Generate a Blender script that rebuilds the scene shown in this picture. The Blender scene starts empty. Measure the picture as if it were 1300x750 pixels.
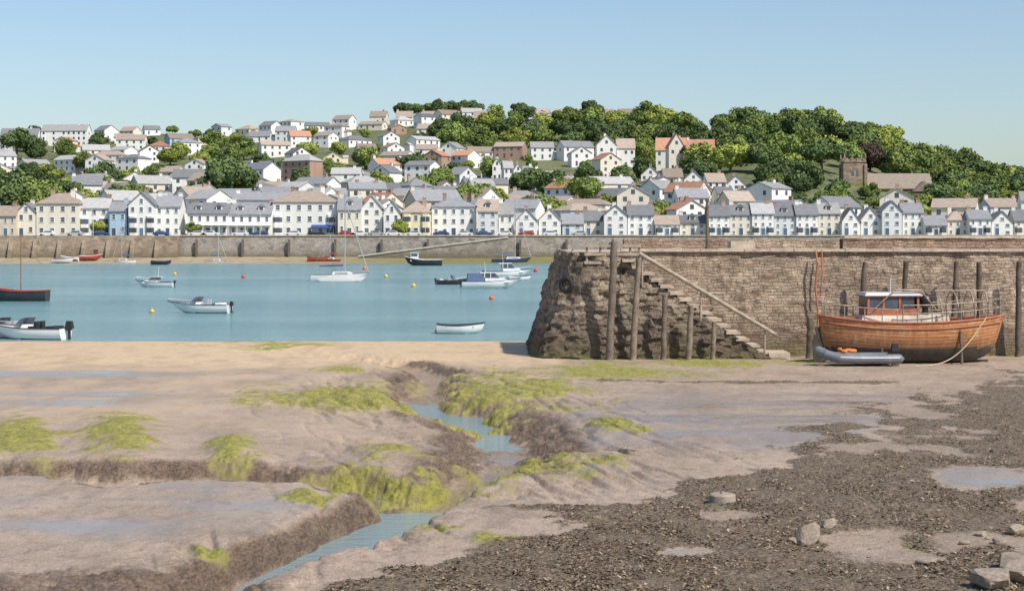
import bpy, math, random
import numpy as np
from mathutils import Vector
random.seed(7); rng=np.random.default_rng(7)
scene=bpy.context.scene
F=2200.;HZ=300.;CX=650.;H=6.3
def PX(px,Y): return (px-CX)/F*Y
def PZ(py,Y): return H+(HZ-py)/F*Y
R=math.radians
# ------------------------------------------------------------ materials
def newmat(name):
    m=bpy.data.materials.new(name); m.use_nodes=True
    nt=m.node_tree; b=nt.nodes['Principled BSDF']
    return m,nt,b
def N(nt,t,**k):
    n=nt.nodes.new(t)
    for a,v in k.items():
        if a in n.inputs: n.inputs[a].default_value=v
        else: setattr(n,a,v)
    return n
def mix(nt,a,b,f,blend='MIX'):
    n=nt.nodes.new('ShaderNodeMix'); n.data_type='RGBA'; n.blend_type=blend
    for s,v in ((n.inputs[0],f),(n.inputs[6],a),(n.inputs[7],b)):
        if isinstance(v,bpy.types.NodeSocket): nt.links.new(v,s)
        elif isinstance(v,(int,float)): s.default_value=v
        else: s.default_value=(v[0],v[1],v[2],1)
    return n.outputs[2]
def ramp(nt,src,lo,hi,a=0.,b=1.):
    n=nt.nodes.new('ShaderNodeMapRange'); n.inputs[1].default_value=lo; n.inputs[2].default_value=hi
    n.inputs[3].default_value=a; n.inputs[4].default_value=b
    nt.links.new(src,n.inputs[0]); return n.outputs[0]
def math_(nt,op,a,b=0.):
    n=nt.nodes.new('ShaderNodeMath'); n.operation=op
    for s,v in ((n.inputs[0],a),(n.inputs[1],b)):
        if isinstance(v,(int,float)): s.default_value=v
        else: nt.links.new(v,s)
    return n.outputs[0]
def noise(nt,vec,scale,detail=4,rough=.55):
    n=N(nt,'ShaderNodeTexNoise'); n.inputs['Scale'].default_value=scale; n.inputs['Detail'].default_value=detail
    n.inputs['Roughness'].default_value=rough
    if vec is not None: nt.links.new(vec,n.inputs['Vector'])
    return n.outputs['Fac']
def mapping(nt,vec,scale=(1,1,1),rot=(0,0,0)):
    n=N(nt,'ShaderNodeMapping'); n.inputs['Scale'].default_value=scale; n.inputs['Rotation'].default_value=rot
    nt.links.new(vec,n.inputs['Vector']); return n.outputs[0]
def bump(nt,b,h,strength,dist):
    n=N(nt,'ShaderNodeBump'); n.inputs['Strength'].default_value=strength; n.inputs['Distance'].default_value=dist
    nt.links.new(h,n.inputs['Height']); nt.links.new(n.outputs[0],b.inputs['Normal'])
def simple(name,col,rough=.7,var=.18,scale=1.2,metal=0.,objvar=.12,bmp=0.):
    m,nt,b=newmat(name)
    tc=N(nt,'ShaderNodeTexCoord').outputs['Object']
    f=noise(nt,tc,scale,5,.6)
    c=mix(nt,[c*(1-var) for c in col],[min(1,c*(1+var)) for c in col],ramp(nt,f,.3,.7))
    oi=N(nt,'ShaderNodeObjectInfo').outputs['Random']
    hsv=N(nt,'ShaderNodeHueSaturation'); nt.links.new(c,hsv.inputs['Color'])
    nt.links.new(ramp(nt,oi,0,1,1-objvar,1+objvar*.5),hsv.inputs['Value'])
    nt.links.new(hsv.outputs[0],b.inputs['Base Color'])
    b.inputs['Roughness'].default_value=rough; b.inputs['Metallic'].default_value=metal
    if bmp: bump(nt,b,noise(nt,tc,scale*6,3),.6,bmp)
    return m
def wallmat(name,col):
    m,nt,b=newmat(name)
    tc=N(nt,'ShaderNodeTexCoord').outputs['Object']
    f=noise(nt,mapping(nt,tc,(1,1,.25)),.7,5,.65)
    c=mix(nt,[x*.84 for x in col],col,ramp(nt,f,.3,.55))
    oi=N(nt,'ShaderNodeObjectInfo').outputs['Random']
    c=mix(nt,c,[x*.82 for x in col],ramp(nt,oi,0,1,0,.5))
    nt.links.new(c,b.inputs['Base Color']); b.inputs['Roughness'].default_value=.8
    return m
def roofmat(name,col):
    m,nt,b=newmat(name)
    tc=N(nt,'ShaderNodeTexCoord').outputs['Object']
    f=noise(nt,mapping(nt,tc,(.6,.6,3)),1.2,5,.7)
    c=mix(nt,[x*.75 for x in col],[x*1.25 for x in col],ramp(nt,f,.3,.7))
    w=N(nt,'ShaderNodeTexWave'); w.bands_direction='Z'; w.inputs['Scale'].default_value=1.0; w.inputs['Distortion'].default_value=.4
    nt.links.new(tc,w.inputs['Vector'])
    c=mix(nt,c,[x*.65 for x in col],ramp(nt,w.outputs['Fac'],.75,1,0,.4))
    oi=N(nt,'ShaderNodeObjectInfo').outputs['Random']
    hsv=N(nt,'ShaderNodeHueSaturation'); nt.links.new(c,hsv.inputs['Color'])
    nt.links.new(ramp(nt,oi,0,1,.7,1.25),hsv.inputs['Value'])
    nt.links.new(hsv.outputs[0],b.inputs['Base Color']); b.inputs['Roughness'].default_value=.7
    return m
WALL={'white':wallmat('paint_white',(.86,.85,.82)),'cream':wallmat('paint_cream',(.80,.74,.63)),
 'beige':wallmat('paint_beige',(.66,.57,.46)),'pale blue':wallmat('paint_blue',(.42,.58,.74)),
 'pale grey':wallmat('paint_grey',(.68,.70,.71)),'yellow':wallmat('paint_yellow',(.80,.72,.52)),'pink':wallmat('paint_pink',(.74,.58,.50)),
 'brown brick':wallmat('brick_brown',(.42,.28,.21))}
ROOF={'grey slate':roofmat('slate_grey',(.23,.235,.25)),'pale slate':roofmat('slate_pale',(.36,.355,.35)),'brown tile':roofmat('tile_brown',(.34,.275,.225)),
 'orange tile':roofmat('tile_orange',(.46,.24,.155)),'dark slate':roofmat('slate_dark',(.15,.155,.165))}
M_glass=simple('window_glass',(.09,.11,.14),.15,.3,.8,objvar=.4)
M_frame=simple('white_frame',(.78,.78,.76),.5,.05)
M_chim=simple('chimney_brick',(.38,.28,.22),.85,.25,2,objvar=.3)
M_pot=simple('chimney_pot',(.45,.24,.15),.8)
M_door=simple('door_paint',(.10,.16,.26),.5,.1,objvar=.5)
# ------------------------------------------------------------ mesh builder
class MB:
    def __init__(s): s.v=[];s.f=[];s.m=[];s.s=[]
    def add(s,vs,fs,m=0,sm=False):
        o=len(s.v); s.v+=[tuple(p) for p in vs]
        for f in fs: s.f.append(tuple(i+o for i in f)); s.m.append(m); s.s.append(sm)
    def box(s,x0,x1,y0,y1,z0,z1,m=0):
        s.add([(x0,y0,z0),(x1,y0,z0),(x1,y1,z0),(x0,y1,z0),(x0,y0,z1),(x1,y0,z1),(x1,y1,z1),(x0,y1,z1)],
              [(0,3,2,1),(4,5,6,7),(0,1,5,4),(1,2,6,5),(2,3,7,6),(3,0,4,7)],m)
    def frus(s,x0,x1,y0,y1,z0,z1,ix,iy,m=0,ix2=None):
        ix2=ix if ix2 is None else ix2
        s.add([(x0,y0,z0),(x1,y0,z0),(x1,y1,z0),(x0,y1,z0),(x0+ix,y0+iy,z1),(x1-ix2,y0+iy,z1),(x1-ix2,y1-iy,z1),(x0+ix,y1-iy,z1)],
              [(0,3,2,1),(4,5,6,7),(0,1,5,4),(1,2,6,5),(2,3,7,6),(3,0,4,7)],m)
    def cyl(s,p0,p1,r0,r1=None,n=8,m=0,sm=True):
        r1=r0 if r1 is None else r1
        p0=Vector(p0);p1=Vector(p1);d=(p1-p0).normalized()
        a=d.cross(Vector((0,0,1))) if abs(d.z)<.95 else d.cross(Vector((1,0,0)))
        a.normalize(); b=d.cross(a)
        vs=[]
        for p,r in ((p0,r0),(p1,r1)):
            for i in range(n):
                t=2*math.pi*i/n; vs.append(p+a*math.cos(t)*r+b*math.sin(t)*r)
        s.add(vs,[(i,(i+1)%n,n+(i+1)%n,n+i) for i in range(n)],m,sm)
        s.add(vs[:n],[tuple(range(n))],m); s.add(vs[n:],[tuple(range(n-1,-1,-1))],m)
    def tube(s,pts,r,n=6,m=0,rs=None):
        for i in range(len(pts)-1):
            ra=r if rs is None else rs[i]; rb=r if rs is None else rs[i+1]
            s.cyl(pts[i],pts[i+1],ra,rb,n,m)
    def ell(s,c,rx,ry,rz,nu=12,nv=8,m=0):
        vs=[];fs=[]
        for j in range(nv+1):
            ph=math.pi*j/nv
            for i in range(nu):
                th=2*math.pi*i/nu
                vs.append((c[0]+rx*math.sin(ph)*math.cos(th),c[1]+ry*math.sin(ph)*math.sin(th),c[2]+rz*math.cos(ph)))
        for j in range(nv):
            for i in range(nu):
                fs.append((j*nu+i,(j+1)*nu+i,(j+1)*nu+(i+1)%nu,j*nu+(i+1)%nu))
        s.add(vs,fs,m,True)
    def prism(s,poly,a0,a1,axis='x',m=0):
        n=len(poly)
        if axis=='x': vs=[(a0,p[0],p[1]) for p in poly]+[(a1,p[0],p[1]) for p in poly]
        else: vs=[(p[0],a0,p[1]) for p in poly]+[(p[0],a1,p[1]) for p in poly]
        s.add(vs,[(i,(i+1)%n,n+(i+1)%n,n+i) for i in range(n)]+[tuple(range(n-1,-1,-1)),tuple(range(n,2*n))],m)
    def mesh(s,name,mats):
        me=bpy.data.meshes.new(name); me.from_pydata(s.v,[],s.f)
        for m in mats: me.materials.append(m)
        me.polygons.foreach_set('material_index',s.m); me.polygons.foreach_set('use_smooth',s.s); me.update()
        return me
    def build(s,name,mats,parent=None,loc=(0,0,0),rot=None):
        return obj(name,s.mesh(name,mats),parent,loc,rot)
COL=scene.collection
def obj(name,data,parent=None,loc=(0,0,0),rot=None,scale=None):
    o=bpy.data.objects.new(name,data); COL.objects.link(o); o.location=loc
    if rot is not None: o.rotation_euler=rot if isinstance(rot,tuple) else (0,0,rot)
    if scale is not None: o.scale=scale
    if parent: o.parent=parent
    return o
def top(name,label,cat,loc=(0,0,0),rot=0.,group=None,data=None,scale=None):
    o=obj(name,data,None,loc,rot,scale); o['label']=label; o['category']=cat
    if group: o['group']=group
    if data is None: o.empty_display_size=.5
    return o
# ------------------------------------------------------------ noise
def _h(ix,iy,seed):
    n=(ix.astype(np.int64)*374761393+iy.astype(np.int64)*668265263+seed*1442695041)&0xffffffff
    n=((n^(n>>13))*1274126177)&0xffffffff
    n=n^(n>>16)
    return (n&0xffffff)/float(0xffffff)
def vn(x,y,seed=0):
    x=np.asarray(x,float);y=np.asarray(y,float)
    ix=np.floor(x);iy=np.floor(y);fx=x-ix;fy=y-iy
    fx=fx*fx*(3-2*fx);fy=fy*fy*(3-2*fy)
    a=_h(ix,iy,seed);b=_h(ix+1,iy,seed);c=_h(ix,iy+1,seed);d=_h(ix+1,iy+1,seed)
    return (a+(b-a)*fx)*(1-fy)+(c+(d-c)*fx)*fy
def fbm(x,y,seed=0,o=4):
    s=0;a=.5;t=0
    for i in range(o):
        s=s+a*vn(x*2**i+i*17.3,y*2**i-i*9.1,seed+i); t+=a; a*=.5
    return s/t*2-1
def sstep(t): t=np.clip(t,0,1); return t*t*(3-2*t)
# ------------------------------------------------------------ near ground
BY=[-60,25,45,60,75,84,92,104,116,140,400]; BZ=[1.0,.66,.66,.6,.56,.5,.3,0.02,-.5,-1.6,-3]
def base(Y): return np.interp(Y,BY,BZ)
def uv(X,Y):
    Yc=np.maximum(Y,8.); return CX+X/Yc*F, HZ+(H-base(Yc))/Yc*F
def W0(px,py,w,b,z=0.):
    Y=(H-max(z,0))*F/(py-300); return (PX(px,Y),Y,w,b,z)
creek=[(-5.8,25.5,.3,.9,.12),W0(335,748,.4,.7,-.02),W0(400,728,.66,.6,-.14),W0(458,702,.76,.55,-.16),W0(505,676,.9,.55,-.16),W0(535,658,.7,.8,-.12),W0(578,640,.25,1.6,.08),W0(625,612,.2,2.2,.22),W0(655,585,.2,2.2,.1),
  W0(625,558,.24,2.2,-.08),W0(575,537,.62,2.4,-.15),W0(540,524,.3,2.0,-.08),W0(536,503,.25,1.8,.08),W0(552,484,.3,1.4,.05),W0(510,470,.3,1.6,.1),W0(430,461,.3,2.6,.1),W0(350,447,.4,4,.02),W0(270,436,.9,5,-.05)]
gully=[(-2.7,39.2,.3,1.0,.1),(-4.2,40.9,.4,1.2,.2),(-5.6,41.2,.4,1.4,.22),(-7.4,42.3,.4,1.6,.24),(-9.3,41.4,.4,1.5,.24),(-11,42.4,.4,1.5,.25),(-13,41.8,.4,1.6,.25),(-18,42.5,.5,2.,.25),(-30,44,.5,2.,.3)]
def pdist(X,Y,poly):
    best=np.full(X.shape,1e9); bz=np.zeros(X.shape)
    for (x0,y0,w0,b0,z0),(x1,y1,w1,b1,z1) in zip(poly[:-1],poly[1:]):
        dx,dy=x1-x0,y1-y0; t=np.clip(((X-x0)*dx+(Y-y0)*dy)/(dx*dx+dy*dy),0,1)
        d=np.hypot(X-x0-t*dx,Y-y0-t*dy); w=w0+(w1-w0)*t; b=b0+(b1-b0)*t
        r=(d-w)/b; k=r<best; best=np.where(k,r,best); bz=np.where(k,z0+(z1-z0)*t,bz)
    return best,bz
ALG=[(22,560,72,28,.28),(155,561,62,32,.32),(300,573,36,20,.24),(495,576,46,13,.16),(455,606,78,14,.08),(388,630,36,11,.06),(590,606,84,20,.2),
 (720,594,86,20,.16),(425,507,130,22,.16),(335,437,95,4,0),(775,543,46,12,.16),(265,696,38,8,.02),(655,497,130,30,.14),(790,474,170,12,.04),
 (600,520,60,14,0),(900,461,160,5,0),(1010,459,60,4,0),(495,652,50,10,0),(1000,706,30,6,0),(1165,695,20,6,0),(440,468,45,7,.06),(620,684,90,13,.06),(690,572,70,5,0),(560,668,46,7,0)]
WB_u=[-3000,300,380,480,560,690,800,870,960,1050,1130,1165,1240,1300,1500,4000]
WB_v=[1200,800,762,737,712,676,645,618,592,564,540,508,492,480,472,470]
def fields(X,Y):
    u,v=uv(X,Y)
    n1=fbm(X/1.3,Y/2.2,3,5); n2=fbm(X/.45,Y/.6,11,4)
    alg=np.zeros(X.shape); hump=np.zeros(X.shape)
    for cx,cy,rx,ry,hh in ALG:
        r=np.sqrt(((u-cx)/rx)**2+((v-cy)/ry)**2)
        alg=np.maximum(alg,sstep((1.02-r+.75*n1+.75*n2)*1.35))
        if hh: hump=hump+hh*np.exp(-(r*1.0)**2*1.2)*(1+.5*n1)
    wb=np.interp(u,WB_u,WB_v)
    weed=sstep((v-wb+34*n1+22*n2)/12+.5)
    for cx,cy,rx,ry in ((1150,522,85,12),(700,648,90,9),(790,571,28,3),(1060,545,60,8),(980,485,330,2)):
        r=np.sqrt(((u-cx)/rx)**2+((v-cy)/ry)**2); weed=np.maximum(weed,sstep((1-r+.8*n1+.6*n2)*2.5))
    for cx,cy,rx,ry in ((1250,611,85,17),(1190,486,60,5),(1110,700,40,7),(870,700,50,7)):
        r=np.sqrt(((u-cx)/rx)**2+((v-cy)/ry)**2); weed=weed*(1-sstep((1-r+.5*n1+.3*n2)*3))
    weed=weed*(1-.8*sstep((fbm(X/2.2,Y/3.5,41,5)-.2)*5))
    return u,v,n1,n2,alg,hump,weed
def height(X,Y,full=False):
    X=np.asarray(X,float);Y=np.asarray(Y,float)
    u,v,n1,n2,alg,hump,weed=fields(X,Y)
    h=base(Y)+.07*fbm(X/8,Y/12,5,3)*np.clip((100-Y)/40,0,1)+hump
    h=h+.10*np.clip((X-4)/6,0,1)*np.clip((60-Y)/20,0,1)
    n3=fbm(X/3.2,Y/3.2,91,2)
    e=.34*n1+.15*n2
    (t1,b1),(t2,b2)=pdist(X,Y,creek),pdist(X,Y,gully); t1=t1+e; t2=t2+e*1.3+.5*n3
    def prof(t): 
        t=np.clip(t,0,1); return .3*sstep(t*2.2)+.7*sstep(t)
    S1=prof(t1);S2=prof(t2)
    fade=np.clip((103-Y)/8,0,1)
    h=np.where(h>b2,b2+(h-b2)*S2,h)
    h=np.where(h>b1,b1+(h-b1)*(1-(1-S1)*np.maximum(fade,.3)),h)
    ril=np.abs(fbm(X/.9+Y*.3,Y/5,23,3)); rz=np.exp(-((t1-1.2)/1.2)**2)*(v>470)
    h=h-.13*rz*np.clip(.2-ril,0,1)/.2
    bank=4*S1*(1-S1)+4*S2*(1-S2)+.3*rz
    rr_=np.sqrt(((u-120)/300)**2+((v-752)/30)**2); bank=bank+.7*sstep((1.1-rr_+.7*n1)*1.6)
    near=np.clip((100-Y)/25,0,1)
    Yn=Y+2.6*h+.4*n2; Xn=X+.5*h
    cl=(1-np.abs(fbm(Xn/.34,Yn/.34,31,5))*2.8)+.8*(vn(Xn/.1,Yn/.12,37)-.5)
    h0=h
    h=h0+np.clip(bank,0,1)*.055*cl*near
    h=h+near*(.018*fbm(Xn/.4,Yn/.6,7,4)+alg*.03*(1-2.2*np.abs(fbm(Xn/.22,Yn/.26,9,4))))
    rd=1-np.abs(fbm(X/.16,Y/.24,13,3))*2
    h=h+weed*(.032*rd+.05*fbm(X/.9,Y/1.1,19,3))
    if full: return h,u,v,n1,n2,alg,weed,S1,S2,t1,bank
    return h
def gz(X,Y): return float(height(np.array([X]),np.array([Y]))[0])
def gpt(px,py):
    Ys=np.linspace(20,110,3000); Xs=(px-CX)/F*Ys; hs=height(Xs,Ys)
    p=HZ+(H-hs)/Ys*F; i=int(np.argmax(p<=py)); return float(Xs[i]),float(Ys[i]),float(hs[i])
def gridmesh(name,X,Y,Z,mat,smooth=True):
    nr,nc=X.shape; co=np.stack([X,Y,Z],-1).reshape(-1,3).astype(np.float32)
    idx=np.arange(nr*nc).reshape(nr,nc)
    q=np.stack([idx[:-1,:-1],idx[:-1,1:],idx[1:,1:],idx[1:,:-1]],-1).reshape(-1,4)
    me=bpy.data.meshes.new(name); me.vertices.add(len(co)); me.vertices.foreach_set('co',co.ravel())
    me.loops.add(q.size); me.loops.foreach_set('vertex_index',q.ravel().astype(np.int32))
    me.polygons.add(len(q)); me.polygons.foreach_set('loop_start',np.arange(0,q.size,4,dtype=np.int32))
    me.update(calc_edges=True); me.validate()
    me.polygons.foreach_set('use_smooth',np.full(len(q),smooth)); me.materials.append(mat)
    return me
def setattr_col(me,name,arrs):
    a=me.attributes.new(name,'FLOAT_COLOR','POINT')
    d=np.ones((arrs[0].size,4),np.float32)
    for i,x in enumerate(arrs): d[:,i]=x.ravel()
    a.data.foreach_set('color',d.ravel())
def mud_material():
    m,nt,b=newmat('mud_ground'); L=nt.links
    tc=N(nt,'ShaderNodeTexCoord').outputs['Object']
    A=N(nt,'ShaderNodeAttribute'); A.attribute_name='cover'; A2=N(nt,'ShaderNodeAttribute'); A2.attribute_name='state'
    sa=N(nt,'ShaderNodeSeparateColor'); L.new(A.outputs['Color'],sa.inputs[0])
    sb=N(nt,'ShaderNodeSeparateColor'); L.new(A2.outputs['Color'],sb.inputs[0])
    alg,weed,sand=sa.outputs; wet,dark,_=sb.outputs
    tcs=mapping(nt,tc,(1,.55,1.6))
    nA=noise(nt,tc,.35,6,.6); nB=noise(nt,tcs,3.,6,.7); nC=noise(nt,tcs,13.,5,.75); nD=noise(nt,tcs,34.,3,.7)
    nE=noise(nt,mapping(nt,tc,(1,.35,1)),.8,5,.65)
    c=mix(nt,(.32,.24,.175),(.45,.345,.26),ramp(nt,nA,.35,.65))
    c=mix(nt,c,(.225,.165,.12),ramp(nt,nE,.5,.68,0,.6))
    c=mix(nt,c,(.20,.145,.105),ramp(nt,nB,.5,.68,0,.75))
    c=mix(nt,c,(.55,.445,.35),ramp(nt,nC,.53,.66,0,.65)); c=mix(nt,c,(.12,.085,.06),ramp(nt,nD,.53,.65,0,.8))
    sn=mix(nt,(.52,.375,.225),(.63,.475,.305),ramp(nt,nB,.35,.65)); sn=mix(nt,sn,(.38,.26,.155),ramp(nt,nC,.55,.7,0,.6)); sn=mix(nt,sn,(.42,.295,.185),ramp(nt,nE,.5,.65,0,.7))
    c=mix(nt,c,sn,sand)
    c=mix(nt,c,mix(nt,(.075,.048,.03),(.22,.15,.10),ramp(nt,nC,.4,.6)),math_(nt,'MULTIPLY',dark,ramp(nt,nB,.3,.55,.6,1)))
    c=mix(nt,c,(.25,.22,.20),math_(nt,'MULTIPLY',wet,.75))
    ag=mix(nt,(.19,.185,.035),(.40,.385,.055),ramp(nt,nB,.36,.62)); ag=mix(nt,ag,(.14,.115,.045),ramp(nt,nC,.48,.64,0,.85)); ag=mix(nt,ag,(.54,.52,.12),ramp(nt,nD,.57,.7,0,.5))
    c=mix(nt,c,ag,math_(nt,'MULTIPLY',alg,ramp(nt,nC,.34,.5,.35,1)))
    wd=mix(nt,(.07,.05,.032),(.23,.175,.115),ramp(nt,nC,.35,.62)); wd=mix(nt,wd,(.31,.245,.175),ramp(nt,nB,.5,.72,0,.7)); wd=mix(nt,wd,(.04,.03,.02),ramp(nt,nD,.55,.68,0,.7))
    c=mix(nt,c,wd,math_(nt,'MULTIPLY',weed,ramp(nt,nB,.2,.4,.7,1)))
    L.new(c,b.inputs['Base Color'])
    r=math_(nt,'SUBTRACT',.62,math_(nt,'MULTIPLY',wet,.48)); r=math_(nt,'ADD',r,math_(nt,'MULTIPLY',math_(nt,'MAXIMUM',alg,weed),.25))
    L.new(r,b.inputs['Roughness'])
    hb=math_(nt,'ADD',math_(nt,'MULTIPLY',nB,.5),math_(nt,'ADD',math_(nt,'MULTIPLY',nC,.45),math_(nt,'MULTIPLY',nD,.16)))
    ro=math_(nt,'ADD',.6,math_(nt,'MAXIMUM',math_(nt,'MAXIMUM',alg,weed),dark))
    ro=math_(nt,'SUBTRACT',ro,math_(nt,'MULTIPLY',wet,.54))
    bump(nt,b,math_(nt,'MULTIPLY',hb,ro),.95,.09)
    return m
q=np.linspace(1/21.,1/112.,840); Ya=1/q
Ya=np.concatenate([[-60,-30,-10,5,15],Ya,[118,126,140,180,260,400]])
uu=np.arange(-70,1372,1.8); ext=np.array([15,40,90,200,450,1000,2500,6000,12000])
uu=np.concatenate([-70-ext[::-1],uu,uu[-1]+ext])
YY=np.repeat(Ya[:,None],len(uu),1); XX=(uu[None,:]-CX)/F*np.maximum(YY,21.)
hh,u,v,n1,n2,alg,weed,S1,S2,t1,bank=height(XX,YY,True)
sand=sstep((482-v+14*n1)/28)*sstep((730-u)/30)
sand=np.maximum(sand,sstep((590-v)/80)*.5*(u<700)*(.6+.4*np.clip(n1*3,-1,1)))
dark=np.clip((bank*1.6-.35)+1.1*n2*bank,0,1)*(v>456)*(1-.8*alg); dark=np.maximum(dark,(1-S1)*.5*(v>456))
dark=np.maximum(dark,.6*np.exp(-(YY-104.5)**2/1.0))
alg=alg*np.where((1-S1)>.95,.5,1)
st=fbm(XX/5,YY/1.6,51,4)
wet=np.zeros_like(u)
for cx,cy,rx,ry,k in ((920,535,290,44,.6),(1060,505,120,12,.7),(60,474,220,5,.9),(80,505,190,14,.5),(760,560,120,14,.6),(1250,611,85,16,1.),(120,640,260,50,.45),(330,655,120,30,.35),(620,570,60,25,.5),(800,600,100,15,.5),(1130,700,40,8,.8),(870,700,50,7,.7)):
    r=np.sqrt(((u-cx)/rx)**2+((v-cy)/ry)**2); wet=np.maximum(wet,sstep((1.05-r+.3*n1)*1.8)*np.clip(k+st*1.4,0,1))
wet=wet*(1-weed)*(1-alg)*(1-np.clip(bank,0,1))
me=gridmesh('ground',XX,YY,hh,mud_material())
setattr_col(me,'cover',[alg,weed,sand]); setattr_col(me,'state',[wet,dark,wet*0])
g=obj('ground',me); g['kind']='structure'
# ------------------------------------------------------------ water
def water_material(name,c1,c2,rough,sc,dist):
    m,nt,b=newmat(name); L=nt.links
    tc=N(nt,'ShaderNodeTexCoord').outputs['Object']
    big=noise(nt,mapping(nt,tc,(.012,.035,1)),1,4,.6)
    c=mix(nt,c1,c2,ramp(nt,big,.35,.65))
    L.new(c,b.inputs['Base Color']); b.inputs['Roughness'].default_value=rough; b.inputs['IOR'].default_value=1.33
    w1=noise(nt,mapping(nt,tc,(.9,1.8,1)),.55*sc,5,.65); w2=noise(nt,mapping(nt,tc,(1,1.7,1)),2.6*sc,3,.6)
    hsum=math_(nt,'ADD',w1,math_(nt,'MULTIPLY',w2,.25))
    bump(nt,b,hsum,1.0,dist)
    return m
mb=MB(); mb.add([(-6000,-40,0),(6000,-40,0),(6000,430,0),(-6000,430,0)],[(0,1,2,3)])
o=mb.build('water',[water_material('sea_water',(.115,.235,.255),(.185,.325,.34),.18,1.,.55)]); o['kind']='structure'
mb=MB(); mb.add([(-14,20,.006),(3,20,.006),(3,80,.006),(-14,80,.006)],[(0,1,2,3)])
o=mb.build('creek_water',[water_material('creek_water',(.17,.25,.28),(.25,.33,.34),.08,3.0,.07)]); o['kind']='structure'
# ------------------------------------------------------------ far shore and hill
RU=[-3000,-600,0,110,300,420,560,700,800,880,960,1050,1120,1200,1260,1300,1500,2000,5000]
RP=[200,178,172,172,168,162,154,150,152,168,164,166,188,220,236,242,262,285,290]
def hill(X,Y):
    X=np.asarray(X,float);Y=np.asarray(Y,float)
    u=CX+X/Y*F; rp=np.interp(u,RU,RP); Yr=np.interp(u,[820,920],[1060,780])
    Ye=np.minimum(Y,Yr); s=np.clip((Ye-452)/(Yr-452),0,1)
    z=H+(300-rp)*s**.8/F*Ye-np.maximum(Y-Yr,0)*.06
    z=np.where(Y<426,np.interp(Y,[380,398,412,424.4,426],[-2.5,-.1,.6,1.3,6.2]),z-.08)
    return z+np.where(Y>470,.6*fbm(X/30,Y/30,77,3),0)
def hz(X,Y): return float(hill(np.array([X]),np.array([Y]))[0])
def hillY(px,py):
    Ys=np.linspace(455,1056,1500); Xs=(px-CX)/F*Ys; p=HZ+(H-hill(Xs,Ys))/Ys*F
    return float(Ys[int(np.argmax(p<=py))]) if (p<=py).any() else 1050.
Yf=np.concatenate([np.linspace(380,424.4,16),[426,430,440,452],np.linspace(460,1100,90),[1150,1250,1400,1700,2500]])
uf=np.concatenate([[-6000,-3500,-2000,-1200],np.linspace(-800,2100,180),[2600,3500,6000]])
YF=np.repeat(Yf[:,None],len(uf),1); XF=(uf[None,:]-CX)/F*YF
def hill_mat():
    m,nt,b=newmat('hill_grass'); tc=N(nt,'ShaderNodeTexCoord').outputs['Object']
    n=noise(nt,tc,.04,5,.65); n2=noise(nt,tc,.4,5,.75)
    c=mix(nt,(.065,.09,.03),(.15,.18,.06),ramp(nt,n,.35,.65)); c=mix(nt,c,(.20,.17,.115),ramp(nt,n2,.45,.65,0,.8)); c=mix(nt,c,(.03,.045,.018),ramp(nt,n2,.35,.5,.8,0))
    sp=N(nt,'ShaderNodeSeparateXYZ'); nt.links.new(tc,sp.inputs[0])
    z=sp.outputs[2]; shore=ramp(nt,z,1.5,2.5,1,0)
    sc=mix(nt,(.20,.19,.05),(.38,.31,.21),ramp(nt,sp.outputs[0],-60,-20,1,0))
    sc=mix(nt,sc,(.14,.11,.07),ramp(nt,n2,.45,.65,0,.7))
    c=mix(nt,c,sc,shore); nt.links.new(c,b.inputs['Base Color']); b.inputs['Roughness'].default_value=.9
    return m
me=gridmesh('hill_terrain',XF,YF,hill(XF,YF),hill_mat()); o=obj('hill',me); o['kind']='structure'
M_asph=simple('asphalt',(.07,.07,.07),.9)
mb=MB(); mb.box(-400,420,427,438,6.22,6.3); o=mb.build('road',[M_asph]); o['kind']='structure'
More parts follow.
